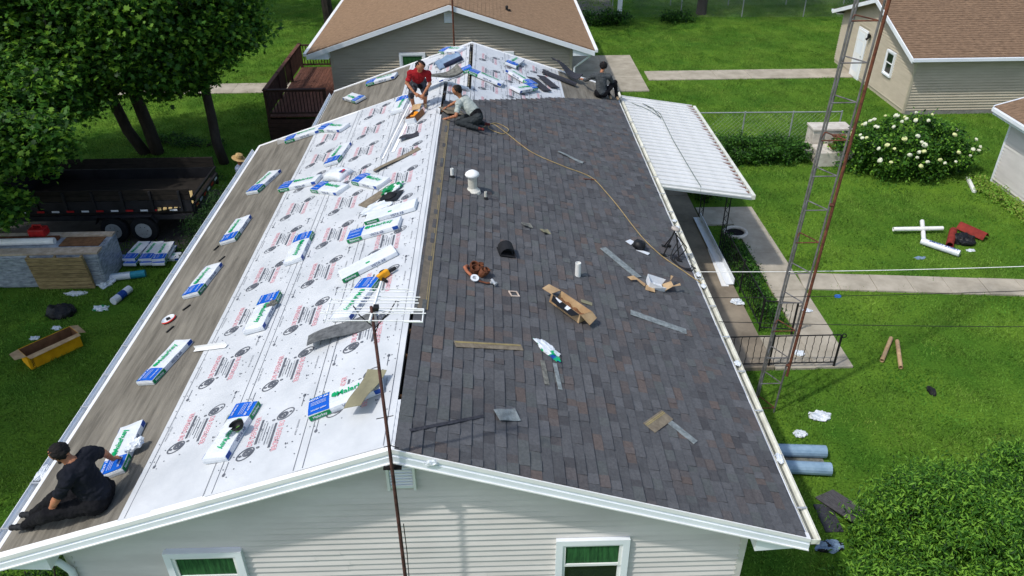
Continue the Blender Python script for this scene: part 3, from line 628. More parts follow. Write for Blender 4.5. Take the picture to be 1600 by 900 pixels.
# garage to the right
ga = tag(empty('garage', TR(16.95, 22.3, 0)), 'beige sided garage with brown roof and white side door at the right', 'garage')
GL = 7.0; EO = .4; GE = 2.27; GR = GE + (GL / 2 + EO) / 3; gz = lambda y: GR - abs(y - GL / 2) / 3 - .08
gw = MB().prism([(0, 0), (GL, 0), (GL, gz(GL)), (GL / 2, gz(GL / 2)), (0, gz(0))], 0, 0, 9).build('wall', m_tan2, ga)
q = MB(); siding([(0, .15), (GL, .15), (GL, gz(GL)), (GL / 2, gz(GL / 2)), (0, gz(0))], .15, GR, .105, lambda u, z, o: (-.002 - o, u, z), [(4.2, 5.15, 0, 2.08), (1.55, 2.2, 1.05, 1.85)], mb=q); q.build('lap_siding', m_tan2, gw)
q = MB(); siding([(0, .15), (9, .15), (9, gz(0)), (0, gz(0))], .15, gz(0), .105, lambda u, z, o: (u, -.002 - o, z), mb=q); q.build('lap_siding', m_tan2, gw)
MB().box((.0, .0, 1.15), (.09, .09, 2.2)).build('corner_trim', m_tan2, gw)
MB().box((4.5, -.01, .07), (9, .06, .14)).build('foundation', m_found, ga)
for sy in (-1, 1):
    ye = GL / 2 + sy * (GL / 2 + EO)
    rf = MB().prism([(GL / 2, GR), (ye, GE), (ye, GE - .08), (GL / 2, GR - .08)][::-sy], 0, -.35, 9.3).build('roof', m_brown2, ga)
    courses('shingle_courses', rf, m_brown2, (-.36, GL / 2, GR + .004), (0, ye - GL / 2, GE - GR), (1, 0, 0), math.hypot(ye - GL / 2, GR - GE), 9.7, .15)
    MB().prism([(GL / 2, GR - .02), (ye, GE - .02), (ye, GE - .18), (GL / 2, GR - .18)][::-sy], 0, -.4, -.352).build('rake_fascia', m_white, ga)
    MB().box((4.45, ye + sy * .05, GE - .06), (9.7, .1, .11)).build('gutter', m_white, ga)
    MB().box((4.45, ye - sy * .2, GE - .12), (9.5, .38, .04)).build('soffit', m_white, ga)
gp = lambda u, z, o: (-.02 - o, u, z)
window(ga, gp, 1.5, 2.22, .95, 1.9, curtain=False, fr=.06)
dr = MB().box((-.03, 4.68, 1.03), (.05, .95, 2.06)).build('door', m_white, ga)
MB().box((-.062, 4.68, 1.03), (.02, .8, 1.95)).build('door_leaf', m_white2, dr)
for z_ in (.55, 1.3, 1.75): MB().box((-.075, 4.68, z_), (.008, .55, .3 if z_ > 1.6 else .5)).build('door_panel', m_white, dr)
MB().lathe([(.02, 0), (.03, .02), (.03, .05), (.01, .06)], 10, TR(-.06, 4.36, 1.0, 0, 0, R(-90))).build('handle', m_alum, dr)
q = MB().box((-.1, 3.98, 1.95), (.1, .1, .12)); q.tube([(-.1, 3.98, 1.9), (-.2, 3.98, 1.8)], .05, 8); q.tube([(-.1, 3.9, 1.95), (-.2, 3.85, 2.05)], .05, 8); q.build('wall_lamp', m_iron, ga)

# white house at the right edge
rh = tag(empty('white_house', TR(17.0, 16.1, 0)), 'corner of a white sided house at the right edge', 'house')
rw = MB().box((4, -6, 1.15), (8, 12, 2.3)).build('wall', m_siding, rh)
q = MB(); siding([(-12, .1), (0, .1), (0, 2.25), (-12, 2.25)], .1, 2.25, .11, lambda u, z, o: (-.002 - o, u, z), mb=q); q.build('lap_siding', m_siding, rw)
MB().box((0, 0, 1.15), (.08, .08, 2.3)).build('corner_trim', m_white, rw)
MB().prism([(-.45, 2.35), (3.9, 3.6), (3.9, 3.5), (-.45, 2.25)], 1, -12.3, .4).build('roof', m_brown2, rh)
MB().prism([(-.47, 2.36), (3.9, 3.62), (3.9, 3.45), (-.47, 2.19)], 1, .402, .44).build('rake_fascia', m_white, rh)
MB().prism([(-.45, 2.24), (.0, 2.36), (.0, 2.1), (-.45, 2.1)], 1, -12.2, .4).build('eave_box', m_white, rh)
MB().box((-.5, -5.9, 2.27), (.1, 12.5, .1)).build('gutter', m_white, rh)
MB().box((.0, 0, 0), (.1, 1.1, .07), TR(-.85, -.3, .05, R(-18))).build('downspout_end', m_white2, rh)

# fences
m_fence = M('galvanised_fence', s(168, 172, 172), s(140, 144, 144), rough=.5, metal=.3)
def chain_fence(p0, p1, h, n, label, top=.022):
    f_ = tag(empty('chain_link_fence'), label, 'fence'); p0, p1 = Vector(p0), Vector(p1); d = p1 - p0; L_ = d.length; d.normalize(); up = Vector((0, 0, 1))
    MB().tube([p0 + up * h, p1 + up * h], top, 8).build('top_rail', m_fence, f_)
    for k in range(n + 1):
        p = p0.lerp(p1, k / n); MB().tube([p, p + up * (h + .04)], .028, 8).build('post', m_fence, f_)
    q = MB(); st = .16; k = 0
    while k * st < L_:
        for sg in (1, -1):
            a = p0 + d * (k * st); b = a + d * (h * sg)
            if 0 <= (b - p0).dot(d) <= L_: q.tube([a, b + up * h], .0022, 3, caps=False)
        k += 1
    struct(q.build('wire_mesh', m_fence, f_), 'stuff'); return f_
chain_fence((8.3, 19.9, 0), (13.4, 19.8, 0), 1.05, 3, 'low chain link fence behind the hedge between awning and garage')
chain_fence((8.3, 38.3, 0), (32, 37.2, 0), 1.5, 7, 'long chain link fence along the far edge of the back yard')
chain_fence((8.3, 41, 0), (32, 40.5, 0), 1.7, 7, 'second rail fence line behind the back yard')
MB_ = MB().box((8.3, 38.3, .85), (.24, .14, 1.7)); tag(MB_.build('gate_post', m_white2), 'square white post at the far end of the yard fence', 'post')
# stone steps / planter blocks
m_stone = M('pale_cut_stone', s(206, 200, 188), s(176, 168, 156), rough=.9, scale=4, bump=.3)
stp = tag(empty('stone_block', TR(12.5, 18.2, 0)), 'pale stone block barbecue with metal grill behind the tower', 'barbecue')
MB().box((0, .35, .48), (1.25, .6, .96)).build('back_block', m_stone, stp, bevel=.02); MB().box((-.05, -.35, .25), (1.2, .8, .5)).build('front_block', m_stone, stp, bevel=.02); MB().box((0, .35, .99), (1.32, .68, .07)).build('cap_stone', m_stone, stp, bevel=.01)
MB().box((-.75, .1, .36), (.4, .75, .12)).build('side_ledge', m_stone, stp, bevel=.02)
q = MB()
for k in range(6): q.tube([(-.05 + k * .06, -.3, .5), (-.05 + k * .06, -.3, .88)], .018, 6)
q.box((.12, -.3, .52), (.5, .4, .04)); q.box((.12, -.3, .89), (.45, .35, .03)); q.build('grill', m_rusty, stp)
# ================================================================= SHINGLE BUNDLES
m_wrap = M('white_wrapper', s(220, 224, 228), s(206, 211, 217), rough=.3, scale=4, bump=.6, bscale=11, spec=.45)
m_blue = M('blue_panel', s(0, 98, 206), s(0, 84, 186), rough=.4, scale=3, spec=.4)
m_navy = M('navy_tab', s(34, 78, 160), s(26, 60, 130), rough=.4)
m_green = M('green_print', s(0, 168, 104), s(0, 150, 90), rough=.45)
m_greend = M('green_panel', s(24, 140, 84), s(18, 120, 70), rough=.45)
m_ink = M('grey_blue_ink', s(104, 116, 146), rough=.6)
BL, BW, BH = .95, .335, .085
def bundle_proto(v=0):
    """parts of one wrapped bundle; local x runs from the blue end to the white end"""
    rnd = random.Random(v); e = empty('shingle_bundle')
    def top(u, w): return .006 * math.sin(u * 5 + v * 1.7) * math.cos(w * 3 + v) + .003 * math.sin(u * 17 + w * 6 + v * 2.3)
    nx, ny = 12, 4; vs = []; fs = []
    for j in range(ny + 1):
        for i in range(nx + 1):
            x = (i / nx - .5) * BL; y = (j / ny - .5) * BW; edge = .008 if (i in (0, nx) or j in (0, ny)) else 0
            vs.append((x, y, BH - edge + top(i / nx, j / ny)))
    for j in range(ny):
        for i in range(nx): a = j * (nx + 1) + i; fs.append((a, a + 1, a + nx + 2, a + nx + 1))
    rim = [i for i in range(nx + 1)] + [(j + 1) * (nx + 1) - 1 for j in range(1, ny + 1)] + [ny * (nx + 1) + i for i in range(nx - 1, -1, -1)] + [j * (nx + 1) for j in range(ny - 1, 0, -1)]
    o = len(vs); bul = .012
    for r_ in rim: x, y, z = vs[r_]; vs.append((x * (1 + bul), y * (1 + bul * 2), BH * .5))
    o2 = len(vs)
    for r_ in rim: x, y, z = vs[r_]; vs.append((x, y, 0))
    n = len(rim)
    for k in range(n):
        k2 = (k + 1) % n; fs.append((rim[k2], rim[k], o + k, o + k2)); fs.append((o + k2, o + k, o2 + k, o2 + k2))
    fs.append(tuple(o2 + k for k in range(n)))
    MB().add(vs, fs).build('wrapper', m_wrap, e, smooth=False)
    def on_top(mb, x0, x1, y0, y1, mi, lift=.0045, nx_=5, ny_=3):
        mb.sheet(lambda u, w: (x0 + (x1 - x0) * u, y0 + (y1 - y0) * w, BH + lift - (.008 if abs(y0 + (y1 - y0) * w) > BW / 2 - .012 else 0) + top((x0 + (x1 - x0) * u) / BL + .5, (y0 + (y1 - y0) * w) / BW + .5)), nx_, ny_, mi=mi)
    q = MB(); on_top(q, -.47, -.2, -BW / 2 + .006, BW / 2 - .004, 0); bp_ = q.build('blue_panel', m_blue, e)
    q = MB(); vs_, fs_ = text_mesh('VISTA\u2122 AR', .05); q.add(vs_, fs_, 0, TR(-.335, .1, BH + .0135)); vs_, fs_ = text_mesh('STORM GREY', .034); q.add(vs_, fs_, 0, TR(-.33, -.11, BH + .0135))
    for k in range(3): q.box((-.335, .045 - k * .025, BH + .013), (.2, .005, .001))
    q.build('panel_lettering', m_wrap, bp_)
    for sg in (-1, 1):
        q = MB(); y = sg * (BW / 2 + .0075); q.box((-.335, y, BH * .5), (.27, .004, BH * .78)); gp_ = q.build('green_panel', m_greend, e)
        q = MB(); vs_, fs_ = text_mesh('Malarkey', .05); q.add(vs_, fs_, 0, TR(-.335, y + sg * .003, BH * .5, R(180) if sg > 0 else 0, R(90))); q.build('panel_lettering', m_wrap, gp_)
        q = MB(); vs_, fs_ = text_mesh('VISTA AR', .06); q.add(vs_, fs_, 0, TR(.08, sg * (BW / 2 + .009), BH * .5, R(180) if sg > 0 else 0, R(90))); q.build('side_lettering', m_ink, e)
        MB().box((.42, sg * (BW / 2 + .004), BH * .55), (.1, .005, BH * .7)).build('navy_tab', m_navy, e)
    q = MB(); vs_, fs_ = text_mesh('Malarkey', .125); q.add(vs_, fs_, 0, TR(.12, .04, BH + .0115))
    q.add([(-.17, .03, BH + .0115), (-.12, -.0, BH + .0115), (-.1, .05, BH + .0115), (-.12, .1, BH + .0115), (-.16, .085, BH + .0115)], [(0, 1, 2, 3, 4)])
    q.build('brand_lettering', m_green, e)
    return e
BPS = [bundle_proto(k) for k in (1, 2, 3)]; BP = BPS[0]
GB = 'wrapped shingle bundles laid out on the roof'
def bundle(T, label, n=[0]):
    o = BPS[n[0]] if n[0] < 3 else copy_tree(BPS[n[0] % 3]); n[0] += 1; o.matrix_basis = T @ Matrix.Rotation(random.uniform(-.05, .05), 4, 'Z')
    tag(o, label, 'shingle bundle', GB)
def rT(side, x, y, yaw=0, h=0): return roof_T(side, x, y, yaw, h + (.017 if side == 'R' and y < 14 else 0))
for side, x, y, yaw, h, lab in [
 ('L', -3.74, 1.36, 97, .012, 'shingle bundle under the hand of the seated man in black'),
 ('L', -3.86, 3.28, 72, .012, 'shingle bundle on grey felt, second up from the seated man'),
 ('L', -4.06, 5.74, 81, .012, 'shingle bundle on grey felt, third up from the seated man, level with the plastic lid'),
 ('L', -3.97, 7.6, 84, .012, 'shingle bundle on grey felt, fourth up from the seated man'),
 ('L', -3.96, 9.86, 68, .012, 'shingle bundle on grey felt, farthest of the felt row before the step'),
 ('L', -2.12, 1.05, 260, .02, 'shingle bundle on white underlay holding the upturned cap'),
 ('L', -2.44, 3.85, 267, .02, 'shingle bundle on white underlay between the upturned cap and the middle of the slope'),
 ('L', -2.26, 5.77, 267, .02, 'shingle bundle lying alone mid slope with its blue end uphill'),
 ('L', -.66, 1.08, 8, .03, 'shingle bundle beside the mast with an olive shingle draped on it'),
 ('L', -.86, 5.5, -4, .03, 'shingle bundle lying crosswise near the ridge above the antenna'),
 ('L', -.86, 3.35, 250, .03, 'shingle bundle right behind the television antenna'),
 ('L', -2.92, 8.98, -14, .02, 'shingle bundle crosswise at the edge of the felt, left of the white sack'),
 ('L', -2.12, 8.12, -42, .02, 'shingle bundle just below the white sack'),
 ('L', -1.22, 7.75, -48, .03, 'shingle bundle next to the green wrapper and pipe boot'),
 ('L', -2.26, 10.0, 80, .02, 'shingle bundle uphill from the white sack, blue end nearest'),
 ('L', -3.55, 12.35, -3, .02, 'shingle bundle at the top left corner against the far rake'),
 ('L', -2.72, 12.05, -45, .02, 'shingle bundle beside the one at the top left corner'),
 ('L', -1.02, 12.0, 262, .03, 'shingle bundle at the left foot of the man in red')]:
    bundle(rT(side, x, y, R(yaw), h), lab)
for T, lab in [(rearL(-2.75, 15.45, R(125), .02), 'shingle bundle alone on the felt of the rear roof'), (rearL(-2.05, 16.4, R(-14), .02), 'shingle bundle by the rear rake behind the man in red'),
               (rearL(.02, 16.85, R(-50), .02), 'topmost shingle bundle close to the rear peak'), (rearL(.2, 14.3, R(195), .03), 'shingle bundle pushed against the open rear ridge'),
               (rT('R', 1.95, 14.95, R(138), .03), 'long shingle bundle on the right rear underlay'), (rT('R', 1.98, 14.1, R(235), .035), 'shingle bundle at the edge of the new shingles on the rear slope'),
               (rT('R', 1.8, 16.3, R(74), .03), 'shingle bundle turned print down near the rear right rake'), (rT('R', .98, 14.0, R(-18), .03), 'shingle bundle hanging just right of the rear ridge')]:
    bundle(T, lab)
# bundles lying print side down (white with a green edge)
m_wrapb = M('white_wrapper_back', s(222, 226, 230), s(208, 213, 218), rough=.3, scale=4, bump=.55, bscale=8)
for x, y, yaw, lab in ((-.82, 4.35, 22, 'plain white shingle bundle lying face down just uphill of the antenna'), (-.62, 6.0, -3, 'plain white shingle bundle face down under the pipe boot')):
    e = tag(empty('shingle_bundle', rT('L', x, y, R(yaw), .03)), lab, 'shingle bundle', GB)
    MB().box((0, 0, BH / 2), (BL, BW, BH)).build('wrapper', m_wrapb, e, bevel=.015)
    MB().box((-.34, -BW / 2 - .003, BH / 2), (.27, .006, BH * .8)).build('green_panel', m_greend, e)
    q = MB(); v_, f_ = text_mesh('Malarkey', .05); q.add(v_, f_, 0, TR(-.34, -BW / 2 - .008, BH / 2, 0, R(90))); q.build('panel_lettering', m_wrap, e)
    q = MB(); v_, f_ = text_mesh('VISTA AR', .06); q.add(v_, f_, 0, TR(.14, -BW / 2 - .004, BH / 2, 0, R(90))); q.build('side_lettering', m_ink, e)
    MB().box((0.0, -.06, BH + .0015), (.07, .05, .002)).build('green_mark', m_green, e)

# ================================================================= LOOSE THINGS ON THE ROOF
m_old = M('old_grey_shingle', s(128, 128, 120), s(84, 84, 80), rough=.95, scale=14, bump=.4)
m_strip = M('starter_strip', s(142, 150, 150), s(104, 111, 113), rough=.95, scale=11, bump=.4)
m_olive = M('shingle_underside', s(140, 136, 110), s(122, 118, 96), rough=.95, scale=4)
m_tan_s = M('shingle_back_tan', s(134, 124, 106), s(108, 98, 84), rough=.95, scale=9)
m_dkshing = M('dark_shingle', s(66, 67, 74), s(48, 49, 55), rough=.95, scale=30, bump=.4)
m_card = M('cardboard', s(188, 160, 122), s(160, 130, 96), rough=.9, scale=5)
m_cardd = M('cardboard_inside', s(140, 100, 70), s(106, 74, 50), rough=.9, scale=5)
m_leather = M('brown_leather', s(122, 74, 48), s(78, 46, 32), rough=.7, scale=8)
m_plast = M('crumpled_plastic', s(226, 230, 233), s(196, 204, 211), rough=.3, scale=6, spec=.5)
m_black = M('black_plastic', s(30, 31, 34), s(20, 21, 23), rough=.5)
m_orange = M('orange_paper', s(240, 160, 40), s(220, 130, 24), rough=.7)
m_hose = M('yellow_hose', s(176, 154, 104), s(150, 128, 84), rough=.6)
def strip(side, x, y, yaw, l, w_, label, mat, curl=.0, h=.016, seal=None, th=.006, name='shingle_strip', cat='shingle', bendy=.0):
    rr = random.Random(hash(label) & 999)
    def f(u, v): return ((u - .5) * l, (v - .5) * w_ + bendy * math.sin(u * math.pi), curl * (math.sin(u * 3.14 * 1.5 + 1) + .6 * (u - .5) * (v - .5) * 4) * .5 + abs(curl) * .6 + rr.uniform(-.001, .001))
    o = MB().sheet(f, 14, 4).build(name, mat, None, T=rT(side, x, y, R(yaw), h), solid=-th); tag(o, label, cat)
    if seal:
        q = MB(); q.sheet(lambda u, v: ((u - .5) * l * .97, w_ * .18 + v * .012, f(u, .7)[2] + th * .3 + .008), 14, 1); q.sheet(lambda u, v: ((u - .5) * l * .97, w_ * .3 + v * .012, f(u, .8)[2] + .008), 14, 1); q.build('seal_line', seal, o)
    return o
strip('R', 1.04, 2.26, 17, 1.0, .13, 'grey starter strip with yellow lines lying across the shingles below the tool belt', m_tan_s, seal=m_yellow)
strip('R', 1.95, 1.95, -86, .55, .06, 'narrow grey strip just downhill of the plastic wrapper', m_strip)
strip('R', 1.78, 1.97, -86, .5, .07, 'mottled strip lying beside the narrow grey strip', m_old, h=.014)
strip('R', 3.76, 4.03, -9, .97, .15, 'long grey green strip in the middle right of the dark slope', m_strip)
strip('R', 3.38, 5.73, -53, .95, .17, 'long ribbed grey strip beside the torn carton near the hose', m_strip)
strip('R', 3.27, 1.5, 47, .5, .2, 'tan backed shingle piece near the front right of the slope', m_tan_s, seal=m_yellow)
strip('R', 3.56, 1.42, -44, .5, .11, 'grey strip tucked under the tan shingle piece', m_strip, h=.013)
strip('R', 1.25, .92, 22, .3, .2, 'small grey shingle offcut near the front ridge', m_strip, h=.02, curl=.02)
strip('R', .56, .56, 31, 1.0, .045, 'narrow dark perforated strip lying by the front peak', m_dkshing)
strip('R', 2.88, 10.14, -20, .62, .1, 'grey shingle strip lying far up beside the hose', m_strip, curl=.02)
strip('R', 3.22, 9.2, 28, .36, .035, 'thin reddish stick lying beside the hose', m_rusty)
strip('R', 2.58, 4.05, -6, .19, .09, 'small tan shingle chip near the torn box', m_olive)
strip('R', 1.72, 6.15, 25, .2, .13, 'small curled shingle scrap downhill of the flue', m_old, curl=.03)
strip('R', 2.05, 6.1, 30, .18, .13, 'pale shingle scrap right of the curled one', m_olive, curl=.03)
strip('L', -.36, .98, 72, .68, .26, 'olive shingle underside draped over a bundle beside the mast', m_olive, curl=.06, h=.14)
strip('L', -.95, 2.62, 12, 1.0, .34, 'grey wavy shingle sheet lying under the antenna', M('grey_shingle_sheet', s(112, 114, 114), s(80, 82, 83), rough=.95, scale=12), curl=.09, h=.03)
strip('L', -.78, 8.5, 27, 1.05, .16, 'brown backed shingle strip lying near the ridge uphill of the green wrapper', m_tan_s, curl=.03, h=.03)
strip('L', -.62, 9.6, 5, .42, .22, 'dark wavy shingle scrap by the ridge below the orange carton', m_dkshing, curl=.06, h=.03)
strip('L', -1.0, 7.0, 40, .75, .3, 'tan shingle underside under the pipe boot', m_tan_s, h=.028)
strip('R', .22, 10.75, 40, .55, .35, 'tan backed shingle held by the kneeling man at the ridge', m_tan_s, h=.04, curl=.02)
for x, y, yaw, l, lab in ((2.44, 14.95, -58, .85, 'left of two dark shingle strips on the rear underlay'), (2.72, 15.45, -58, .75, 'right of two dark shingle strips on the rear underlay')):
    strip('R', x, y, yaw, l, .3, lab, m_dkshing, h=.03, curl=.02, th=.02)
strip('R', 3.1, 16.15, -14, 1.05, .2, 'long dark shingle pile pointing at the crouching man', m_dkshing, h=.04, th=.06)
strip('R', 3.3, 16.75, -28, 1.0, .35, 'dark shingles drooping over the rear felt above the long pile', m_dkshing, h=.1, curl=.2, th=.03)
strip('L', -.05, 12.62, 20, 1.15, .32, 'stack of grey shingles bent over the ridge behind the man in red', m_old, h=.12, curl=.22, th=.05)
# drip edge metal
def metal(x, y, yaw, l, label, side='L', w_=.06, h=.03):
    P = [(-w_ / 2, 0), (w_ / 2, 0), (w_ / 2, .06), (w_ / 2 - .004, .06), (w_ / 2 - .004, .004), (-w_ / 2, .004)]
    o = MB().prism(P, 0, -l / 2, l / 2).build('drip_edge_length', m_white2, None, T=rT(side, x, y, R(yaw), h)); tag(o, label, 'drip edge')
metal(-.98, 10.4, 84, 3.1, 'long white metal drip edge leaning along the slope below the man in red'); metal(-.82, 10.2, 84, 2.3, 'shorter white metal channel right of the long drip edge', w_=.1)
metal(-3.15, 3.3, -16, .62, 'short white metal strip poking out from a bundle on the felt'); o_ = MB().box((0, 0, .02), (1.3, .03, .03)).build('drip_edge_length', m_white2, None, T=rearL(-.1, 17.0, R(-8), .02)); tag(o_, 'thin white metal strip lying at the rear peak', 'drip edge')
# torn carton on the dark slope
bx_ = tag(empty('torn_carton', rT('R', 2.24, 3.66, R(-42), .02)), 'torn brown carton with black and white print lying open on the dark shingles', 'box')
MB().add([(-.3, -.11, 0), (.3, -.11, 0), (.3, .11, 0), (-.3, .11, 0), (-.3, -.14, .16), (.28, -.13, .15), (.32, .12, .17), (-.28, .12, .15)], [(0, 1, 2, 3), (0, 1, 5, 4), (2, 3, 7, 6), (1, 2, 6, 5)]).build('body', [m_card], bx_, solid=.006)
MB().add([(-.3, -.14, .16), (-.3, .12, .15), (-.52, .1, .13), (-.5, -.1, .12)], [(0, 1, 2, 3)]).build('flap', m_card, bx_, solid=.006)
MB().add([(.29, -.13, .15), (.32, .12, .17), (.42, .16, .1), (.45, -.05, .05)], [(0, 1, 2, 3)]).build('flap', m_card, bx_, solid=.006)
MB().add([(-.27, -.125, .157), (.27, -.12, .145), (.2, -.24, .11), (-.2, -.25, .12)], [(0, 1, 2, 3)]).build('flap', m_black, bx_, solid=.006)
for a_, b_ in ((-.2, -.08), (.02, .1)): MB().add([(a_, -.14, .158), (b_, -.138, .157), (b_ - .01, -.21, .132), (a_ + .01, -.21, .132)], [(0, 1, 2, 3)]).build('printed_label', m_wrap, bx_)
MB().sheet(lambda u, v: (-.22 + u * .45, -.09 + v * .18, .03 + .05 * abs(math.sin(u * 9 + v * 5))), 10, 5).build('crumpled_paper', m_cardd, bx_)
# crumpled things
from mathutils import noise as mnoise
def crumple(name, T, d, label, cat, mats, seed=0, n=(9, 9), amp=.25):
    rr = random.Random(seed); vs = []
    me = bmesh.new(); bmesh.ops.create_icosphere(me, subdivisions=4, radius=1)
    off = Vector((seed * 3.7, seed * 1.3, 0)); nz = lambda p: mnoise.noise(p)
    for v in me.verts:
        k = 1 + amp * 1.5 * nz(v.co * 1.6 + off) + amp * 1.3 * (abs(nz(v.co * 4.2 + off)) - .25) + amp * .15 * nz(v.co * 9 + off); v.co = Vector((v.co.x * d[0] / 2 * k, v.co.y * d[1] / 2 * k, max(0, v.co.z + .4 + .5 * nz(v.co * 2.3 + off * 2)) * d[2] / 2.1 * k))
    for f in me.faces:
        q_ = nz(f.calc_center_median() * (2.2 / max(d)) * 2 + off); f.material_index = 0 if len(mats) == 1 or q_ < .12 else (1 if q_ < .3 or len(mats) < 3 else 2)
    m_ = bpy.data.meshes.new(name); me.to_mesh(m_); me.free()
    for m in mats: m_.materials.append(m)
    o = bpy.data.objects.new(name, m_); COL.objects.link(o); o.matrix_basis = T; tag(o, label, cat); return o
crumple('plastic_wrapper', rT('R', 1.86, 2.5, R(-52), .015), (.5, .2, .07), 'crumpled white plastic wrapper with green print on the dark slope', 'wrapper', [m_plast, m_green, m_navy], 3)
crumple('plastic_wrapper', rT('L', -.72, 7.05, R(30), .05), (.45, .28, .1), 'crumpled green and white wrapper by the pipe boot', 'wrapper', [m_greend, m_plast], 4)
crumple('plastic_wrapper', rT('L', -.95, 6.45, R(10), .03), (.6, .4, .05), 'flattened white wrapper under the dark pipe boot', 'wrapper', [m_plast], 5)
crumple('plastic_wrapper', rT('L', -3.5, 1.28, R(30), .09), (.24, .18, .12), 'crumpled white wrapping at the hand of the seated man', 'wrapper', [m_plast], 6)
crumple('cloth_rag', rT('L', -2.3, 3.95, R(30), .08), (.18, .12, .09), 'small grey rag resting on a bundle mid slope', 'rag', [m_old], 8)
for k, (y, l) in enumerate(((6.15, .25), (5.75, .22), (8.05, .18), (3.45, .2), (1.35, .3), (8.35, .14))):
    crumple('gutter_litter', TR(4.96, y, 2.85), (.09, l * .65, .04), ('crumpled white litter in the right gutter beside the cable', 'smaller white litter in the right gutter nearer than the cable', 'white scrap in the right gutter at the awning corner', 'white scrap in the right gutter below the long grey strip', 'white scrap in the right gutter near its front end', 'upper white scrap in the right gutter at the awning')[k], 'litter', [m_plast], 20 + k)
crumple('gutter_litter', TR(-4.97, 1.42, 2.84), (.12, .28, .06), 'white litter in the left gutter by the seated man', 'litter', [m_plast], 31); crumple('gutter_litter', TR(.42, -.03, 4.28), (.16, .06, .09), 'white scrap caught on the front rake right of the mast', 'litter', [m_plast], 33)
# white sack with logo
sk = tag(empty('white_sack', rT('L', -2.06, 8.75, R(-40), .02)), 'plump white sack with a red and blue mark on the underlay', 'sack')
bm_ = MB(); bm_.sheet(lambda u, v: ((u - .5) * .62, (v - .5) * .42, .15 * (max(0, 1 - abs(2 * u - 1) ** 4) * max(0, 1 - abs(2 * v - 1) ** 4)) ** .5), 14, 12); bm_.build('bag', m_wrapb, sk, smooth=True, solid=.004)
MB().box((.2, .0, .136), (.14, .12, .004)).build('red_mark', M('red_mark', s(214, 60, 70), s(190, 40, 54)), sk); MB().box((.22, -.03, .139), (.08, .07, .004)).build('blue_mark', m_navy, sk)
# pipe boot flashing
fb = tag(empty('pipe_boot_flashing', rT('L', -.72, 6.72, R(-20), .05)), 'dark square pipe boot flashing lying on wrappers near the ridge', 'flashing')
MB().box((0, 0, .006), (.42, .36, .01)).build('base_plate', m_black, fb); MB().lathe([(.13, .01), (.11, .03), (.07, .06), (.045, .08), (.035, .08), (.035, .02)], 18).build('boot_cone', m_rubber, fb, smooth=True)
# upturned cap
cp = tag(empty('baseball_cap', rT('L', -1.98, .98, R(-30), .11)), 'upturned black and white baseball cap with green lining on a bundle', 'cap')
MB().sheet(lambda u, v: (.1 * math.cos(u * 6.283) * math.sin(v * 1.5), .09 * math.sin(u * 6.283) * math.sin(v * 1.5), .1 * (1 - math.cos(v * 1.5))), 18, 6).build('crown', [m_black], cp, smooth=True, solid=.005)
MB().sheet(lambda u, v: (-.09 + .11 * (u - .5) * 1.7 * (1 - v * .2), -.085 - v * .09 + .3 * (u - .5) ** 2 * .3, .09 + .012 * math.cos((u - .5) * 3)), 10, 4).build('brim', m_wrapb, cp, solid=.004)
MB().lathe([(.055, .012), (.06, .02), (.03, .022)], 10).build('lining', M('lime_lining', s(120, 190, 60), s(80, 140, 40)), cp)
# plastic lid on the felt
ld = tag(empty('plastic_lid', rT('L', -4.35, 4.7, R(10), .012)), 'clear plastic tub with red rim lying on the grey felt', 'cover')
MB().lathe([(.1, 0), (.12, .03), (.115, .035), (.09, .008)], 18).build('cover', m_plast, ld); MB().tube([(.118 * math.cos(a), .118 * math.sin(a), .02) for a in np.linspace(-2.4, .3, 14)], .014, 6).build('red_rim', M('red_rim', s(206, 60, 50), s(180, 44, 36)), ld); MB().box((0, 0, .03), (.06, .04, .03)).build('contents', m_iron, ld)
for k, (x, y, yw) in enumerate(((-4.2, 4.35, 60), (-4.12, 4.95, 50), (-4.25, 7.1, 70), (-3.95, 6.5, 60))):
    tag(MB().box((0, 0, .006), (.16, .035, .012)).build('felt_scrap', m_black, None, T=rT('L', x, y, R(yw), .01)), ('dark scrap just below the plastic tub', 'dark scrap just above the plastic tub', 'dark scrap left of the fourth felt bundle', 'dark scrap between the third and fourth felt bundles')[k], 'scrap')
# orange carton at the ridge
oc = tag(empty('nail_carton', rT('L', -.55, 10.7, R(65), .03)), 'open carton of orange nail coils at the feet of the man in red', 'box')
MB().box((0, 0, .005), (.4, .24, .01)).build('bottom', m_card, oc)
for p, d in (((0, .12, .07), (.4, .008, .13)), ((0, -.12, .07), (.4, .008, .13)), ((-.2, 0, .07), (.008, .24, .13))): MB().box(p, d).build('side', m_cardd, oc)
MB().box((-.235, 0, .05), (.06, .25, .1)).build('white_end', m_wrap, oc); MB().box((.25, .02, .1), (.16, .24, .008), TR(0, 0, 0, 0, 0, R(-25))).build('flap', m_card, oc)
for k in range(3): MB().lathe([(.055, 0), (.055, .09), (.02, .09)], 12, TR(-.12 + k * .09, .02 * (-1) ** k, .03, 0, R(20))).build('nail_coil', m_orange, oc)
ng_ = tag(empty('nail_gun', rT('L', -.5, 3.78, R(40), .03)), 'yellow and black nail gun lying behind the television antenna', 'nail gun')
MB().box((0, 0, .06), (.2, .08, .1)).build('body', M('yellow_tool', s(236, 166, 30), s(206, 140, 20), rough=.5), ng_, bevel=.015); MB().tube([(.08, 0, .05), (.22, -.02, .05)], .028, 10).build('nose', m_black, ng_); MB().tube([(-.04, 0, .03), (-.06, -.16, .03)], .025, 8).build('handle', m_black, ng_); MB().lathe([(.06, 0), (.06, .05), (.02, .05)], 12, TR(.05, .09, .02)).build('magazine', m_black, ng_)
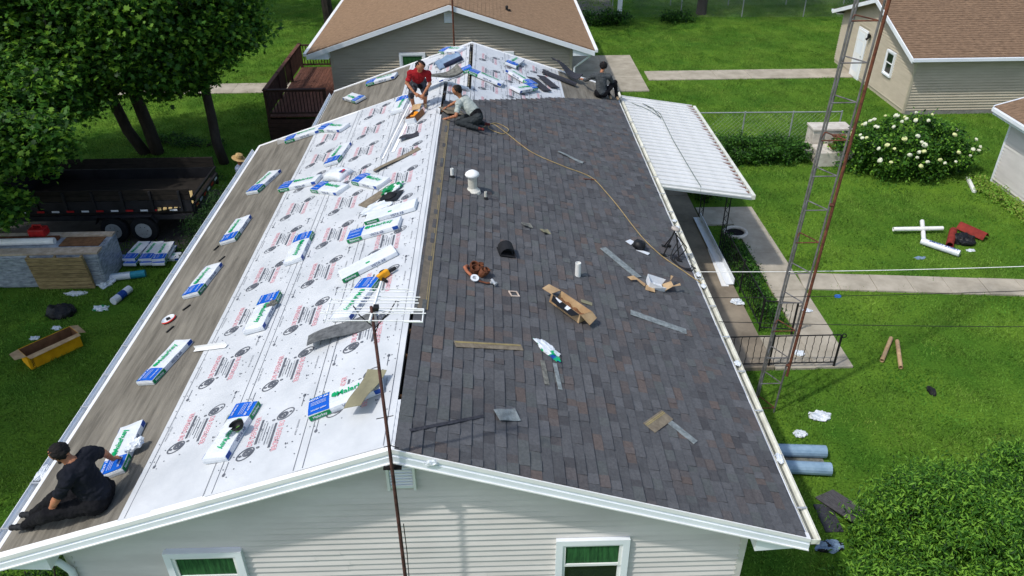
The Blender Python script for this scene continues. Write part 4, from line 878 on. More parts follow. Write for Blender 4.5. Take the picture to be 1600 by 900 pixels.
# folded cloth on the rear slope
jk = tag(empty('folded_tarp', rearL(-.05, 15.75, R(20), .03)), 'blue grey folded tarp lying below the rear peak', 'tarp')
m_tarp = M('blue_grey_cloth', s(138, 160, 184), s(104, 126, 150), rough=.8, scale=3)
MB().sheet(lambda u, v: ((u - .5) * .75, (v - .5) * .6, .2 * max(0, math.sin(v * 3.0)) * (1 - .3 * (2 * u - 1) ** 2) + .02 * math.sin(u * 14)), 12, 12).build('cloth', m_tarp, jk, smooth=True, solid=.01)
MB().tube([(-.2, -.28, .05), (.35, -.3, .06)], .06, 10).build('rolled_edge', M('navy_cloth', s(40, 48, 72), s(28, 34, 54)), jk)
# tool belt
tb = tag(empty('tool_belt', rT('R', .86, 4.02, R(-15), .015)), 'brown leather tool belt with pouches and white tape ring on the dark slope', 'tool belt')
MB().tube([(-.2, .12, .02), (-.22, .02, .03), (-.15, -.08, .035), (-.04, -.15, .03)], .032, 8, flat=.6).build('leather_strap', M('tan_leather', s(184, 116, 84), s(150, 90, 62), rough=.6), tb, smooth=True)
for k, (x, y, r_) in enumerate(((-.1, .14, .075), (.0, .1, .08), (.05, .02, .07), (-.06, .04, .075), (.0, .19, .05), (.08, .1, .06))):
    MB().lathe([(r_ * .8, 0), (r_, .05), (r_ * .9, .11), (r_ * .72, .11), (r_ * .7, .03)], 10, TR(x, y, 0, k, R(18 * (-1) ** k))).build('pouch', m_leather, tb)
MB().tube([(.02, -.16, .02), (.1, -.18, .02), (.2, -.15, .02), (.27, -.08, .02)], .02, 8, flat=.5).build('belt_end', m_leather, tb)
MB().lathe([(.065, 0), (.065, .02), (.035, .02), (.035, 0)], 18, TR(0, -.18, .03, 0, R(20))).build('tape_ring', m_wrapb, tb)
q = MB().tube([(.24, -.02, .03), (.33, -.12, .03)], .022, 8); q.tube([(.24, -.12, .03), (.33, -.04, .02)], .018, 8); q.build('hammer', m_alum, tb)
# white square frame, hooded paper piece, torn white carton
fr_ = MB()
for p, d in (((0, .06, .006), (.15, .018, .012)), ((0, -.06, .006), (.15, .018, .012)), ((.066, 0, .006), (.018, .105, .012)), ((-.066, 0, .006), (.018, .105, .012))): fr_.box(p, d)
tag(fr_.build('timber_square', M('pale_wood', s(214, 196, 180), s(190, 170, 152)), None, T=rT('R', 1.42, 3.74, R(20), .015)), 'small pale empty square frame lying between belt and torn carton', 'frame')
pf = tag(empty('roof_vent_boxed', rT('R', 3.85, 6.55, R(-35), .015)), 'black vent hood on a bent white card near the hose', 'vent')
MB().add([(-.24, .12, .0), (0, .14, .01), (-.02, .04, .012), (-.13, .03, .01), (-.12, -.1, .01), (-.26, -.06, 0)], [(0, 1, 2, 3, 4, 5)]).build('card_piece', m_wrapb, pf, solid=.004); MB().add([(.02, -.16, 0), (.26, -.1, .01), (.25, .02, .01), (.14, -.03, .01)], [(0, 1, 2, 3)]).build('card_piece', m_wrapb, pf, solid=.004)
MB().lathe([(.12, 0), (.125, .06), (.1, .12), (.05, .14)], 14).build('hood', m_black, pf, smooth=True)
tc_ = tag(empty('torn_white_carton', rT('R', 3.82, 5.2, R(5), .015)), 'torn white and brown carton with spread flaps near the dish mount', 'box')
MB().add([(-.05, -.12, 0), (.25, -.14, 0), (.27, .1, 0), (-.03, .12, 0), (-.06, -.13, .12), (.24, -.18, .1), (.3, .1, .12), (-.04, .14, .13)], [(0, 1, 2, 3), (0, 1, 5, 4), (2, 3, 7, 6), (0, 3, 7, 4)]).build('body', m_wrapb, tc_, solid=.006)
for P in ([(.25, -.14, .02), (.27, .08, .02), (.42, .12, .1), (.4, -.08, .12)], [(.38, .06, .1), (.4, .12, .1), (.5, .27, .13), (.45, .28, .13)], [(.36, -.1, .11), (.41, -.05, .11), (.56, .06, .13), (.55, -.02, .13)]): MB().add(P, [(0, 1, 2, 3)]).build('flap', m_card, tc_, solid=.005)
MB().add([(-.14, -.22, .01), (.04, -.24, .01), (.06, -.1, .03), (-.1, -.08, .03)], [(0, 1, 2, 3)]).build('flap', m_card, tc_, solid=.005); MB().add([(-.42, .06, .02), (-.3, .1, .05), (-.1, -.06, .03), (-.14, -.14, .02), (-.26, 0, .04), (-.36, -.02, .02)], [(0, 1, 2, 3, 4, 5)]).build('flap', m_card, tc_, solid=.005)
# air hose snaking down the slope
hp = [(.9, 10.35), (1.2, 10.9), (1.5, 10.75), (1.35, 10.35), (1.05, 10.45), (1.15, 10.8), (1.5, 10.4), (1.99, 9.77), (2.67, 9.5), (3.1, 9.42), (3.33, 9.25), (3.52, 8.75), (3.7, 8.18), (3.99, 7.1), (4.27, 6.5), (4.58, 6.15), (4.92, 5.79)]
def cr(P, n=8):
    out = []
    for i in range(len(P) - 1):
        p0, p1, p2, p3 = [np.array(P[max(0, min(len(P) - 1, i + k))], float) for k in (-1, 0, 1, 2)]
        for t in np.linspace(0, 1, n, endpoint=False): out.append(.5 * (2 * p1 + (p2 - p0) * t + (2 * p0 - 5 * p1 + 4 * p2 - p3) * t * t + (3 * p1 - p0 - 3 * p2 + p3) * t ** 3))
    return out + [np.array(P[-1], float)]
tag(MB().tube([roof('R', p[0], p[1], .034) for p in cr(hp)], .0085, 6).build('air_hose', m_hose, None, smooth=True), 'yellow air hose snaking down the dark slope to the right gutter', 'hose')

# ================================================================= THINGS IN THE YARD
def lying_tube(name, a, b, r, mat, label, cat, hollow=True, n=14, group=None, z=None):
    a = Vector((a[0], a[1], r + .02 if z is None else z)); b = Vector((b[0], b[1], r + .02 if z is None else z)); d = (b - a).normalized()
    q = MB().tube([a, b], r, n, caps=not hollow)
    if hollow:
        q.tube([a, b], r * .82, n, caps=False)
        for p in (a, b):
            t = d.cross(Vector((0, 0, 1))).normalized(); u = t.cross(d); vs = [p + (t * math.cos(2 * math.pi * k / n) + u * math.sin(2 * math.pi * k / n)) * rr_ for rr_ in (r, r * .82) for k in range(n)]
            q.add(vs, [(k, (k + 1) % n, n + (k + 1) % n, n + k) for k in range(n)])
    return tag(q.build(name, mat, None, smooth=False), label, cat, group)
lying_tube('cardboard_tube', (9.5, 6.98), (10.06, 7.79), .045, m_card, 'left one of two cardboard tubes on the lawn', 'tube'); lying_tube('cardboard_tube', (9.8, 6.73), (10.15, 7.68), .045, m_card, 'right one of two cardboard tubes on the lawn', 'tube')
lying_tube('plastic_pipe', (12.3, 12.76), (13.7, 12.76), .06, m_pvc, 'white pipe lying across another on the far lawn', 'pipe', z=.16); lying_tube('plastic_pipe', (13.42, 13.35), (12.92, 12.2), .06, m_pvc, 'white pipe lying under the crossed pipe on the far lawn', 'pipe')
rr_ = tag(empty('wrapped_roll'), 'white wrapped roll with dark lettering at the foot of the crossed pipes', 'roll')
MB().tube([(12.82, 12.15, .11), (13.5, 11.42, .11)], .09, 14).build('roll', m_wrap, rr_); q = MB()
v_, f_ = text_mesh('SMART START', .12); q.add(v_, f_, 0, TR(13.2, 11.72, .204, math.atan2(-.73, .68))); q.build('lettering', m_navy, rr_)
m_redr = M('red_rosin', s(138, 50, 40), s(108, 36, 30), rough=.8, scale=5)
lying_tube('red_roll', (13.45, 11.86), (13.98, 12.7), .1, m_redr, 'rusty red roll lying beside the black bag on the far lawn', 'roll')
q = MB().sheet(lambda u, v: ((u - .5) * .35 + .1 * v, (v - .5) * .8, .08 + .16 * math.sin(u * 3.1)), 8, 4).build('red_sheet', m_redr, None, T=TR(14.45, 12.6, 0, R(35)), solid=.01); tag(q, 'curled red sheet leaning on the black bag', 'sheet')
crumple('rubbish_bag', TR(14.05, 12.25, 0), (.6, .6, .34), 'black rubbish bag on the far lawn next to the red roll', 'bag', [m_black], 41, amp=.12)
crumple('paper_scrap', TR(14.0, 11.75, 0), (.25, .12, .06), 'white scrap on the grass in front of the black bag', 'litter', [m_plast], 42, amp=.2); crumple('paper_scrap', TR(12.46, 11.4, 0), (.28, .14, .06), 'blue grey scrap on the grass below the crossed pipes', 'litter', [m_tarp], 43)
crumple('paper_scrap', TR(7.53, 5.3, 0), (.42, .28, .12), 'larger white paper scrap on the grass right of the tower', 'litter', [m_plast], 44); crumple('paper_scrap', TR(6.98, 4.82, 0), (.24, .2, .1), 'white paper scrap on the grass above the blue rolls', 'litter', [m_plast], 45)
crumple('paper_scrap', TR(6.97, 9.32, .1), (.28, .26, .1), 'white paper scrap on the porch by the railing', 'litter', [m_plast], 46); crumple('paper_scrap', TR(7.8, 7.3, .06), (.22, .2, .08), 'pale scrap on the path behind the near railing', 'litter', [m_plast], 47)
crumple('paper_scrap', TR(8.55, 8.95, .06), (.22, .14, .06), 'pale scrap on the garden path edge', 'litter', [m_plast], 48); crumple('bottle_cap', TR(9.56, 9.62, 0), (.18, .12, .08), 'small blue scrap on the lawn right of the garden path', 'litter', [M('blue_plastic', s(60, 120, 210), s(44, 96, 180))], 49, amp=.1)
crumple('paper_scrap', TR(7.3, 2.8, 0), (.24, .3, .14), 'white scrap beside the old boards near the big bush', 'litter', [m_plast], 50); crumple('plastic_sheet', TR(6.55, 2.15, 0), (.45, .25, .16), 'blue grey crumpled sheet by the front right corner', 'litter', [m_tarp, m_black], 51)
crumple('work_glove', TR(10.11, 5.98, 0), (.16, .3, .12), 'dark shoe like lump alone on the near lawn', 'shoe', [m_iron], 52, amp=.08)
m_ice = M('blue_film_roll', s(146, 172, 192), s(118, 146, 168), rough=.4, scale=4, spec=.5)
lying_tube('membrane_roll', (6.25, 4.28), (7.22, 4.2), .12, m_ice, 'upper of two blue membrane rolls on the grass beside the right gutter', 'roll'); lying_tube('membrane_roll', (6.3, 3.85), (7.15, 3.76), .12, m_ice, 'lower of two blue membrane rolls on the grass beside the right gutter', 'roll')
tag(MB().box((6.6, 4.05, .03), (1.1, .3, .04)).build('plank', m_old, None), 'weathered plank between the two blue membrane rolls', 'plank')
bd = tag(empty('old_shingle_slab', TR(7.05, 2.92, .12, R(-66), R(0), R(-14))), 'old weathered roofing slab leaning on the grass near the big bush', 'slab')
for k in range(3): MB().box((0, -.14 + k * .14, 0), (.85, .135, .02)).build('board', M('weathered_grey', s(92, 90, 92), s(64, 62, 64), rough=.95, scale=8, stretch=(1, 6, 1)), bd)
tag(MB().box((6.75, 2.75, .02), (.3, .6, .02), None).build('dark_board', m_dkshing, None), 'dark flat board half under the weathered slab', 'board'); tag(MB().box((5.95, 2.75, .02), (.35, .6, .02), TR(0, 0, 0)).build('brown_board', m_rusty, None), 'brown board on the ground below the gutter end', 'board')
# porch items
pk = tag(empty('metal_trim_length', TR(7.0, 11.95, .12)), 'long white metal trim lying along the porch edge', 'trim')
MB().prism([(-.1, 0), (.1, 0), (.1, .16), (.085, .16), (.085, .015), (-.1, .015)], 1, -1.85, 1.8).build('trim_body', m_white, pk)
pk = tag(MB().prism([(-.09, 0), (.09, 0), (.09, .012), (-.09, .012)], 1, -.9, 1.0).build('flat_trim', m_white2, None, T=TR(6.92, 10.95, .1, R(-3))), 'flat white metal strip lying on the porch beside the long trim', 'trim')
wr = tag(empty('plant_ring', TR(7.9, 12.9, .03)), 'white scalloped planter ring in the grass strip by the path', 'planter')
MB().tube([(.3 * math.cos(a), .3 * math.sin(a), .05) for a in np.linspace(0, 6.283, 30)], .055, 8).build('ring', m_stone, wr, smooth=True); MB().lathe([(.24, .0), (.24, .04), (.1, .05)], 16).build('soil', m_dark, wr)

# left yard: yellow carton, tote, rolls, stack of materials, trailer
m_ylw = M('yellow_carton', s(238, 176, 24), s(214, 150, 14), rough=.7, scale=4)
yc = tag(empty('yellow_carton', TR(-8.75, 7.95, 0, R(49))), 'open yellow cardboard carton with black lettering on the left lawn', 'box')
L_, W2, H_ = 1.12, .42, .36
for p, d in (((0, -W2 / 2, H_ / 2), (L_, .01, H_)), ((0, W2 / 2, H_ / 2), (L_, .01, H_)), ((-L_ / 2, 0, H_ / 2), (.01, W2, H_)), ((L_ / 2, 0, H_ / 2), (.01, W2, H_))): MB().box(p, d).build('side', m_ylw, yc)
MB().box((0, 0, .01), (L_, W2, .01)).build('bottom', m_cardd, yc)
for p, d in (((0, -W2 / 2 + .009, H_ / 2 + .02), (L_ - .02, .006, H_ - .05)), ((0, W2 / 2 - .009, H_ / 2 + .02), (L_ - .02, .006, H_ - .05)), ((-L_ / 2 + .009, 0, H_ / 2 + .02), (.006, W2 - .03, H_ - .05)), ((L_ / 2 - .009, 0, H_ / 2 + .02), (.006, W2 - .03, H_ - .05))): MB().box(p, d).build('inner_side', m_cardd, yc)
for P in ([(-L_ / 2, -W2 / 2, H_), (L_ / 2, -W2 / 2, H_), (L_ / 2 - .02, -W2 / 2 - .17, H_ + .02), (-L_ / 2 + .02, -W2 / 2 - .17, H_ + .0)], [(-L_ / 2, -W2 / 2, H_), (-L_ / 2, W2 / 2, H_), (-L_ / 2 - .2, W2 / 2 - .05, H_ + .01), (-L_ / 2 - .22, -W2 / 2 + .02, H_ + .03)], [(L_ / 2, -W2 / 2, H_), (L_ / 2, W2 / 2, H_), (L_ / 2 + .16, W2 / 2 - .02, H_ - .05), (L_ / 2 + .16, -W2 / 2 + .02, H_ - .08)]): MB().add(P, [(0, 1, 2, 3)]).build('flap', m_card, yc, solid=.006)
q = MB(); v_, f_ = text_mesh('DEWALT', .085); q.add(v_, f_, 0, TR(-L_ / 2 + .07, -W2 / 2 - .007, .17, 0, R(90)) @ Matrix.Rotation(R(-90), 4, 'Z')); q.build('lettering', m_black, yc)
crumple('black_bag', TR(-9.3, 9.55, 0), (.7, .55, .34), 'black bag on the grass behind the yellow carton', 'bag', [m_black], 61, amp=.08)
for x, y, k in ((-9.15, 8.95, 0), (-9.45, 8.55, 1)): crumple('paper_scrap', TR(x, y, 0), (.22, .14, .08), ('small pale scrap behind the yellow carton', 'small pale scrap left of the yellow carton')[k], 'litter', [m_plast], 62 + k)
ro = tag(empty('wrapped_roll'), 'white and teal wrapped roll lying beside the shrink wrapped stack', 'roll'); m_teal = M('teal_wrap', s(40, 140, 160), s(28, 116, 136), rough=.4)
MB().tube([(-8.75, 11.06, .1), (-8.25, 11.16, .1)], .095, 12).build('roll', m_wrap, ro); MB().tube([(-8.25, 11.16, .1), (-7.9, 11.24, .1)], .096, 12).build('teal_end', m_teal, ro)
q = MB(); v_, f_ = text_mesh('UNDERLAYMENT', .06); q.add(v_, f_, 0, TR(-8.48, 11.09, .199, R(11))); q.build('lettering', m_teal, ro)
ro = tag(empty('wrapped_roll'), 'short white roll with navy print on the left grass', 'roll'); MB().tube([(-8.2, 9.92, .1), (-8.02, 10.5, .1)], .095, 12).build('roll', m_wrap, ro); MB().tube([(-8.14, 10.1, .1), (-8.08, 10.3, .1)], .097, 12).build('print_band', m_navy, ro)
crumple('plastic_wrapper', TR(-8.45, 9.75, 0), (.4, .22, .1), 'crumpled pale wrapper near the short white roll', 'wrapper', [m_plast, m_greend], 64); crumple('plastic_film', TR(-8.8, 10.95, 0), (.4, .5, .22), 'bunched clear film at the corner of the wrapped stack', 'wrapper', [m_plast], 65); crumple('plastic_film', TR(-9.35, 10.45, 0), (.5, .2, .08), 'clear film on the grass below the leaning pallet', 'wrapper', [m_plast], 66)
for x, y, z, yw, lab in ((-.3, 0, .0, 0, 'left bundle of the bottom layer in the ground stack'), (.35, .05, .0, 4, 'right bundle of the bottom layer in the ground stack'), (-.28, .0, .09, 88, 'left bundle of the middle layer in the ground stack'), (.12, .02, .09, 92, 'centre bundle of the middle layer in the ground stack'), (.45, .0, .09, 90, 'right bundle of the middle layer in the ground stack'), (-.3, .1, .18, 86, 'left top bundle of the ground stack below the trailer wheels'), (.1, .08, .18, 90, 'middle top bundle of the ground stack below the trailer wheels'), (.42, .05, .18, 94, 'right top bundle of the ground stack below the trailer wheels')):
    c = copy_tree(BP, None, TR(-8.15 + x, 12.1 + y, z + .01, R(yw))); tag(c, lab, 'shingle bundle', 'stacked bundles on the ground')
# long shrink wrapped stack
m_film = M('shrink_film', s(168, 176, 184), s(110, 118, 128), rough=.25, scale=5, detail=8, bump=.4, bscale=14, spec=.6, stretch=(1, 1, 4))
m_paleb = M('pale_board', s(196, 180, 160), s(160, 142, 120), rough=.9, scale=4)
ws = tag(empty('wrapped_stack', TR(-11.1, 11.35, 0)), 'long shrink wrapped stack of siding boxes with an open top on the left grass', 'stack')
MB().box((0, 0, .48), (4.8, 1.15, .92)).build('wrapped_body', m_film, ws, bevel=.03)
for k in range(6): MB().box((0, -.585, .14 + k * .14), (4.7, .02, .1)).build('carton_edge', m_film, ws)
MB().box((0, -.42, .97), (4.8, .3, .05)).build('top_board', m_paleb, ws); MB().box((0, .45, .97), (4.8, .2, .05)).build('top_board', m_paleb, ws); MB().box((1.75, .1, .95), (1.0, .45, .03)).build('rusty_tray', M('brown_tray', s(128, 92, 62), s(96, 68, 46), rough=.9), ws)
MB().tube([(-2.3, -.02, 1.02), (1.1, .03, 1.02)], .09, 10).build('white_roll', m_pvc, ws); MB().box((-.6, .25, .99), (3.4, .12, .08)).build('brown_board', m_leather, ws)
pl = tag(empty('wooden_pallet', TR(-9.67, 10.7, 0, 0, R(8))), 'weathered wooden pallet leaning on the wrapped stack', 'pallet')
m_pal = M('weathered_plank', s(168, 146, 104), s(112, 96, 66), rough=.95, scale=5, detail=8, stretch=(1, 4, 6), rand=.15)
for k in range(8): MB().box((0, 0, .07 + k * .125), (1.38, .022, .106)).build('plank', m_pal, pl)
for x in (-.65, 0, .65): MB().box((x, .06, .5), (.05, .09, 1.0)).build('stringer', m_pal, pl)
rd = tag(empty('red_fuel_can', TR(-10.55, 11.75, 1.0)), 'red plastic can on top of the wrapped stack', 'can'); m_rc = M('red_plastic', s(186, 40, 40), s(150, 26, 28), rough=.45)
MB().box((0, 0, .11), (.42, .3, .22)).build('body', m_rc, rd, bevel=.04); MB().tube([(-.12, 0, .21), (-.1, 0, .29), (.1, 0, .29), (.12, 0, .21)], .022, 8).build('handle', m_rc, rd)
# dump trailer
m_blk = M('black_trailer_paint', s(38, 38, 42), s(26, 26, 29), rough=.5, scale=3, spec=.3); m_plk = M('shaded_old_plank', s(46, 41, 36), s(30, 27, 24), rough=.95, scale=4, stretch=(1, 5, 5), rand=.12)  # plank colour darkened to carry the shade over the trailer
tr_ = tag(empty('dump_trailer', TR(-9.75, 14.4, 0)), 'black dump trailer with plank sides and tandem wheels under the maple', 'trailer')
TL, TW_, = 5.2, 2.2
MB().box((0, 0, .82), (TL, TW_, .1)).build('bed_floor', m_plk, tr_)
for sy in (-1, 1):
    MB().box((0, sy * TW_ / 2, 1.02), (TL, .06, .34)).build('side_panel', m_blk, tr_)
    for k in range(2): MB().box((0, sy * (TW_ / 2 + .0), 1.28 + k * .16), (TL, .045, .15)).build('side_plank', m_plk, tr_)
    for k in range(7): MB().box((-TL / 2 + .25 + k * .78, sy * (TW_ / 2 + .05), 1.18), (.06, .05, .6)).build('stake', m_blk, tr_)
    for k in range(12): MB().box((-TL / 2 + .3 + k * .4, sy * (TW_ / 2 + .085), .93), (.2, .006, .05)).build('reflector', m_wrap if k % 2 else m_rc, tr_)
    MB().box((0, sy * (TW_ / 2 + .04), .72), (TL, .1, .14)).build('frame_rail', m_blk, tr_)
    for x in (.38, 1.2):
        wh = MB().lathe([(.22, -.11), (.36, -.11), (.385, -.07), (.385, .07), (.36, .11), (.22, .11)], 24, TR(x, sy * (TW_ / 2 + .1), .385, 0, R(90))).build('wheel', m_rubber, tr_)
        MB().lathe([(.03, 0), (.06, .03), (.1, .035), (.14, .01), (.2, .03), (.225, .07)], 20, TR(x, sy * (TW_ / 2 + .1) , .385, 0, R(90 if sy < 0 else -90)) @ TR(0, 0, .075)).build('rim', m_alum, wh)
        for a in range(6): MB().box((.12 * math.cos(a * 1.047), .12 * math.sin(a * 1.047), .06), (.03, .03, .02), TR(x, sy * (TW_ / 2 + .1), .385, 0, R(90 if sy < 0 else -90)) @ TR(0, 0, .075)).build('lug', m_blk, wh)
    MB().tube([(-.05, sy * (TW_ / 2 + .12), .6), (.05, sy * (TW_ / 2 + .12), .8), (1.5, sy * (TW_ / 2 + .12), .8), (1.62, sy * (TW_ / 2 + .12), .6)], .12, 6, flat=.15).build('fender', m_blk, tr_)
MB().box((-TL / 2, 0, 1.2), (.06, TW_, .7)).build('front_panel', m_blk, tr_)
MB().box((TL / 2 + .02, 0, 1.2), (.05, TW_, .07)).build('gate_rail', m_blk, tr_); MB().box((TL / 2 + .02, 0, .92), (.06, TW_, .2)).build('tail_gate', m_blk, tr_)
for k in range(6): MB().box((TL / 2 + .055, -.85 + k * .34, .93), (.006, .2, .06)).build('reflector', m_wrap if k % 2 else m_rc, tr_)
MB().tube([(-TL / 2, 0, .6), (-TL / 2 - 1.3, 0, .55)], .06, 8).build('drawbar', m_blk, tr_)
tp_ = tag(empty('loose_pallet', TR(-7.75, 13.7, .88, R(20))), 'pale slatted pallet lying in the trailer bed', 'pallet')
for k in range(7): MB().box((-.42 + k * .14, 0, .1), (.09, 1.0, .02)).build('slat', M('fresh_pine', s(206, 184, 130), s(176, 150, 100), rough=.9), tp_)
for y in (-.42, 0, .42): MB().box((0, y, .045), (.98, .06, .085)).build('stringer', m_plk, tp_)
# ================================================================= VEGETATION
def leaf_mesh(name, pts, size, mats, shape='maple', up=.4, seed=0, parent=None, mi=None, T=None, droop=None):
    """N leaves as small folded faces; pts (N,3)"""
    r = np.random.default_rng(seed); N_ = len(pts)
    if shape == 'maple': base = np.array([(0, 0, 0), (.42, .25, .06), (.25, .5, .0), (.5, .8, .08), (.12, .78, -.02), (0, 1.15, -.1), (-.12, .78, -.02), (-.5, .8, .08), (-.25, .5, 0), (-.42, .25, .06)], float); faces = [(0, 1, 2, 3, 4, 5, 6, 7, 8, 9)]
    elif shape == 'long': base = np.array([(0, 0, 0), (.16, .35, .05), (.13, .75, .03), (0, 1.15, -.12), (-.13, .75, .03), (-.16, .35, .05)], float); faces = [(0, 1, 2, 3), (0, 3, 4, 5)]
    else: base = np.array([(0, 0, 0), (.3, .45, .08), (0, 1, -.06), (-.3, .45, .08)], float); faces = [(0, 1, 2), (0, 2, 3)]
    nb = len(base)
    yaw = r.uniform(0, 2 * np.pi, N_); tilt = r.normal(-.35, up, N_); rol = r.normal(0, .5, N_); sc = size * r.uniform(.65, 1.3, N_)
    cy, sy, ct, st, cr_, sr = np.cos(yaw), np.sin(yaw), np.cos(tilt), np.sin(tilt), np.cos(rol), np.sin(rol)
    P = base[None] * sc[:, None, None]
    x = P[..., 0] * cr_[:, None] + P[..., 2] * sr[:, None]; z = -P[..., 0] * sr[:, None] + P[..., 2] * cr_[:, None]; y = P[..., 1]
    y2 = y * ct[:, None] - z * st[:, None]; z2 = y * st[:, None] + z * ct[:, None]
    X = x * cy[:, None] - y2 * sy[:, None] + pts[:, None, 0]; Y = x * sy[:, None] + y2 * cy[:, None] + pts[:, None, 1]; Z = z2 + pts[:, None, 2]
    V = np.stack([X, Y, Z], -1).reshape(-1, 3)
    lv = np.concatenate([np.array(f) for f in faces]); ls = np.array([len(f) for f in faces])
    loops = (lv[None] + (np.arange(N_) * nb)[:, None]).ravel(); tot = np.tile(ls, N_); start = np.concatenate([[0], np.cumsum(tot)[:-1]])
    me = bpy.data.meshes.new(name); me.vertices.add(len(V)); me.vertices.foreach_set('co', V.ravel()); me.loops.add(len(loops)); me.loops.foreach_set('vertex_index', loops.astype('i'))
    me.polygons.add(len(tot)); me.polygons.foreach_set('loop_start', start.astype('i')); me.polygons.foreach_set('loop_total', tot.astype('i'))
    for m in mats: me.materials.append(m)
    k = r.choice(len(mats), N_, p=mi) if mi else r.integers(0, len(mats), N_)
    me.polygons.foreach_set('material_index', np.repeat(k, len(faces)).astype('i')); me.update(); me.validate()
    o = bpy.data.objects.new(name, me); COL.objects.link(o); o.parent = parent
    if T is not None: o.matrix_basis = T
    return o
def clumps(ells, n, per, rad, seed=0, shell=.55):
    """leaf positions: n clump centres inside each ellipsoid (mostly near its skin), `per` leaves in each clump"""
    r = np.random.default_rng(seed); out = []
    for (c, d, w_) in ells:
        k = max(1, int(n * w_)); v = r.normal(size=(k, 3)); v /= np.linalg.norm(v, axis=1)[:, None]; q = r.uniform(0, 1, k) ** shell
        C_ = np.array(c) + v * q[:, None] * np.array(d)
        for cc in C_:
            rr = rad * r.uniform(.5, 1.3); p = r.normal(size=(int(per * r.uniform(.6, 1.3)), 3)) * np.array([rr, rr, rr * .55]) * .6; out.append(cc + p)
    return np.concatenate(out)
def lf(name, a, b, tr=.45): return M(name, a, b, rough=.55, scale=3, spec=.3, trans=tr)
m_l1 = lf('maple_leaf', s(84, 132, 48), s(58, 104, 36)); m_l2 = lf('maple_leaf_dark', s(48, 84, 32), s(36, 66, 26)); m_l3 = lf('maple_leaf_bright', s(132, 172, 56), s(98, 146, 44))
m_bark = M('maple_bark', s(74, 66, 60), s(48, 42, 38), rough=.95, scale=6, bump=.6, stretch=(1, 1, .25))
def limb(mb, a, b, r0, r1, n=6, wob=.12, seed=0):
    rr = random.Random(seed); a, b = Vector(a), Vector(b); L_ = (b - a).length
    pts = [a.lerp(b, t) + Vector((rr.uniform(-1, 1), rr.uniform(-1, 1), rr.uniform(-.3, .3))) * (wob * L_ * .15 if 0 < t < 1 else 0) for t in np.linspace(0, 1, n)]
    mb.tube(pts, [r0 + (r1 - r0) * i / (n - 1) for i in range(n)], 9)
def tree(name, base, stems, ells, n, per, rad, size, label, seed, mats=None, mi=(.45, .28, .27), shape='maple'):
    t = tag(empty(name), label, 'tree', 'maples at the left of the house'); q = MB()
    for k, (b0, tip, r0, r1) in enumerate(stems): limb(q, b0, tip, r0, r1, seed=seed + k)
    q.build('trunk', m_bark, t, smooth=True)
    leaf_mesh('crown', clumps(ells, n, per, rad, seed), size, mats or [m_l1, m_l2, m_l3], shape, .55, seed, t, list(mi)); return t
tree('maple_tree', (-10.8, 19.6), [((-10.55, 19.6, -.1), (-10.9, 19.3, 5.5), .23, .16), ((-10.95, 19.6, -.1), (-12.3, 19.2, 5), .2, .14), ((-10.9, 19.3, 4), (-9.0, 17.5, 7.5), .12, .04), ((-10.9, 19.3, 5), (-11.5, 17, 9), .13, .04), ((-12.3, 19.2, 4.5), (-15, 17, 8), .12, .04), ((-9.5, 18, 6.5), (-7.6, 17, 5.5), .05, .02), ((-11.5, 17, 7), (-10.6, 15.2, 5.2), .05, .015)],
     [((-11.5, 18.5, 6.6), (4.6, 3.6, 3.0), 1), ((-14.5, 17.0, 4.6), (3.2, 3.0, 2.6), .75), ((-11.2, 16.6, 4.2), (2.6, 1.6, 1.4), .3), ((-9.2, 17.8, 5.3), (2.2, 2.2, 1.9), .35), ((-12.6, 17.4, 3.3), (2.2, 1.6, 1.1), .35), ((-11.9, 14.8, 3.9), (1.7, 1.0, .9), .3)], 420, 170, .62, .145, 'big multi stemmed maple overhanging the trailer', 11)
tree('maple_tree', (-8, 18.6), [((-7.95, 18.6, -.1), (-8.25, 18.8, 4.2), .17, .13), ((-8.25, 18.8, 4.2), (-8.0, 19.5, 9), .13, .06), ((-8.2, 18.8, 4), (-6.8, 18.2, 6), .06, .02), ((-8.2, 18.8, 3.6), (-6.6, 18.6, 4.4), .04, .015)],
     [((-7.9, 18.9, 6.6), (2.1, 2.0, 2.6), .8), ((-6.9, 18.3, 4.6), (1.0, 1.1, 1.0), .2), ((-8.4, 18.0, 4.3), (1.5, 1.3, .9), .3), ((-9.0, 18.0, 3.3), (1.5, 1.0, .7), .3)], 250, 140, .52, .145, 'slender maple between the trailer and the deck', 12)
tree('maple_tree', (-14, 14), [((-14.4, 13.2, -.1), (-14.2, 12.9, 4), .2, .15), ((-14.2, 12.9, 3.6), (-11.2, 11.8, 3.8), .08, .02), ((-14.2, 12.9, 3.4), (-11.6, 11.4, 2.4), .06, .015)],
     [((-11.9, 12.3, 3.6), (1.3, .9, .8), .5), ((-10.5, 12.5, 3.2), (1.0, .6, .75), .5), ((-11.3, 11.6, 1.9), (.6, .4, .4), .2), ((-12.2, 11.8, 2.6), (.9, .7, .7), .3), ((-15.4, 9.6, 6.6), (2.6, 2.6, 2.0), 1.4)], 170, 90, .42, .14, 'near maple branches reaching in over the wrapped stack at the left edge', 13, mi=(.45, .25, .3))
tree('maple_tree', (-14.6, 4), [((-14.6, 4, -.1), (-14.2, 4.4, 6), .28, .18), ((-14.2, 4.4, 5.5), (-12, 6.5, 8.5), .12, .04), ((-14.2, 4.4, 5), (-12.6, 2.2, 8), .12, .04)], [((-13.3, 5.0, 8.0), (3.7, 5.4, 2.4), 1)], 260, 130, .6, .16, 'maple outside the left edge shading the yellow carton', 14)
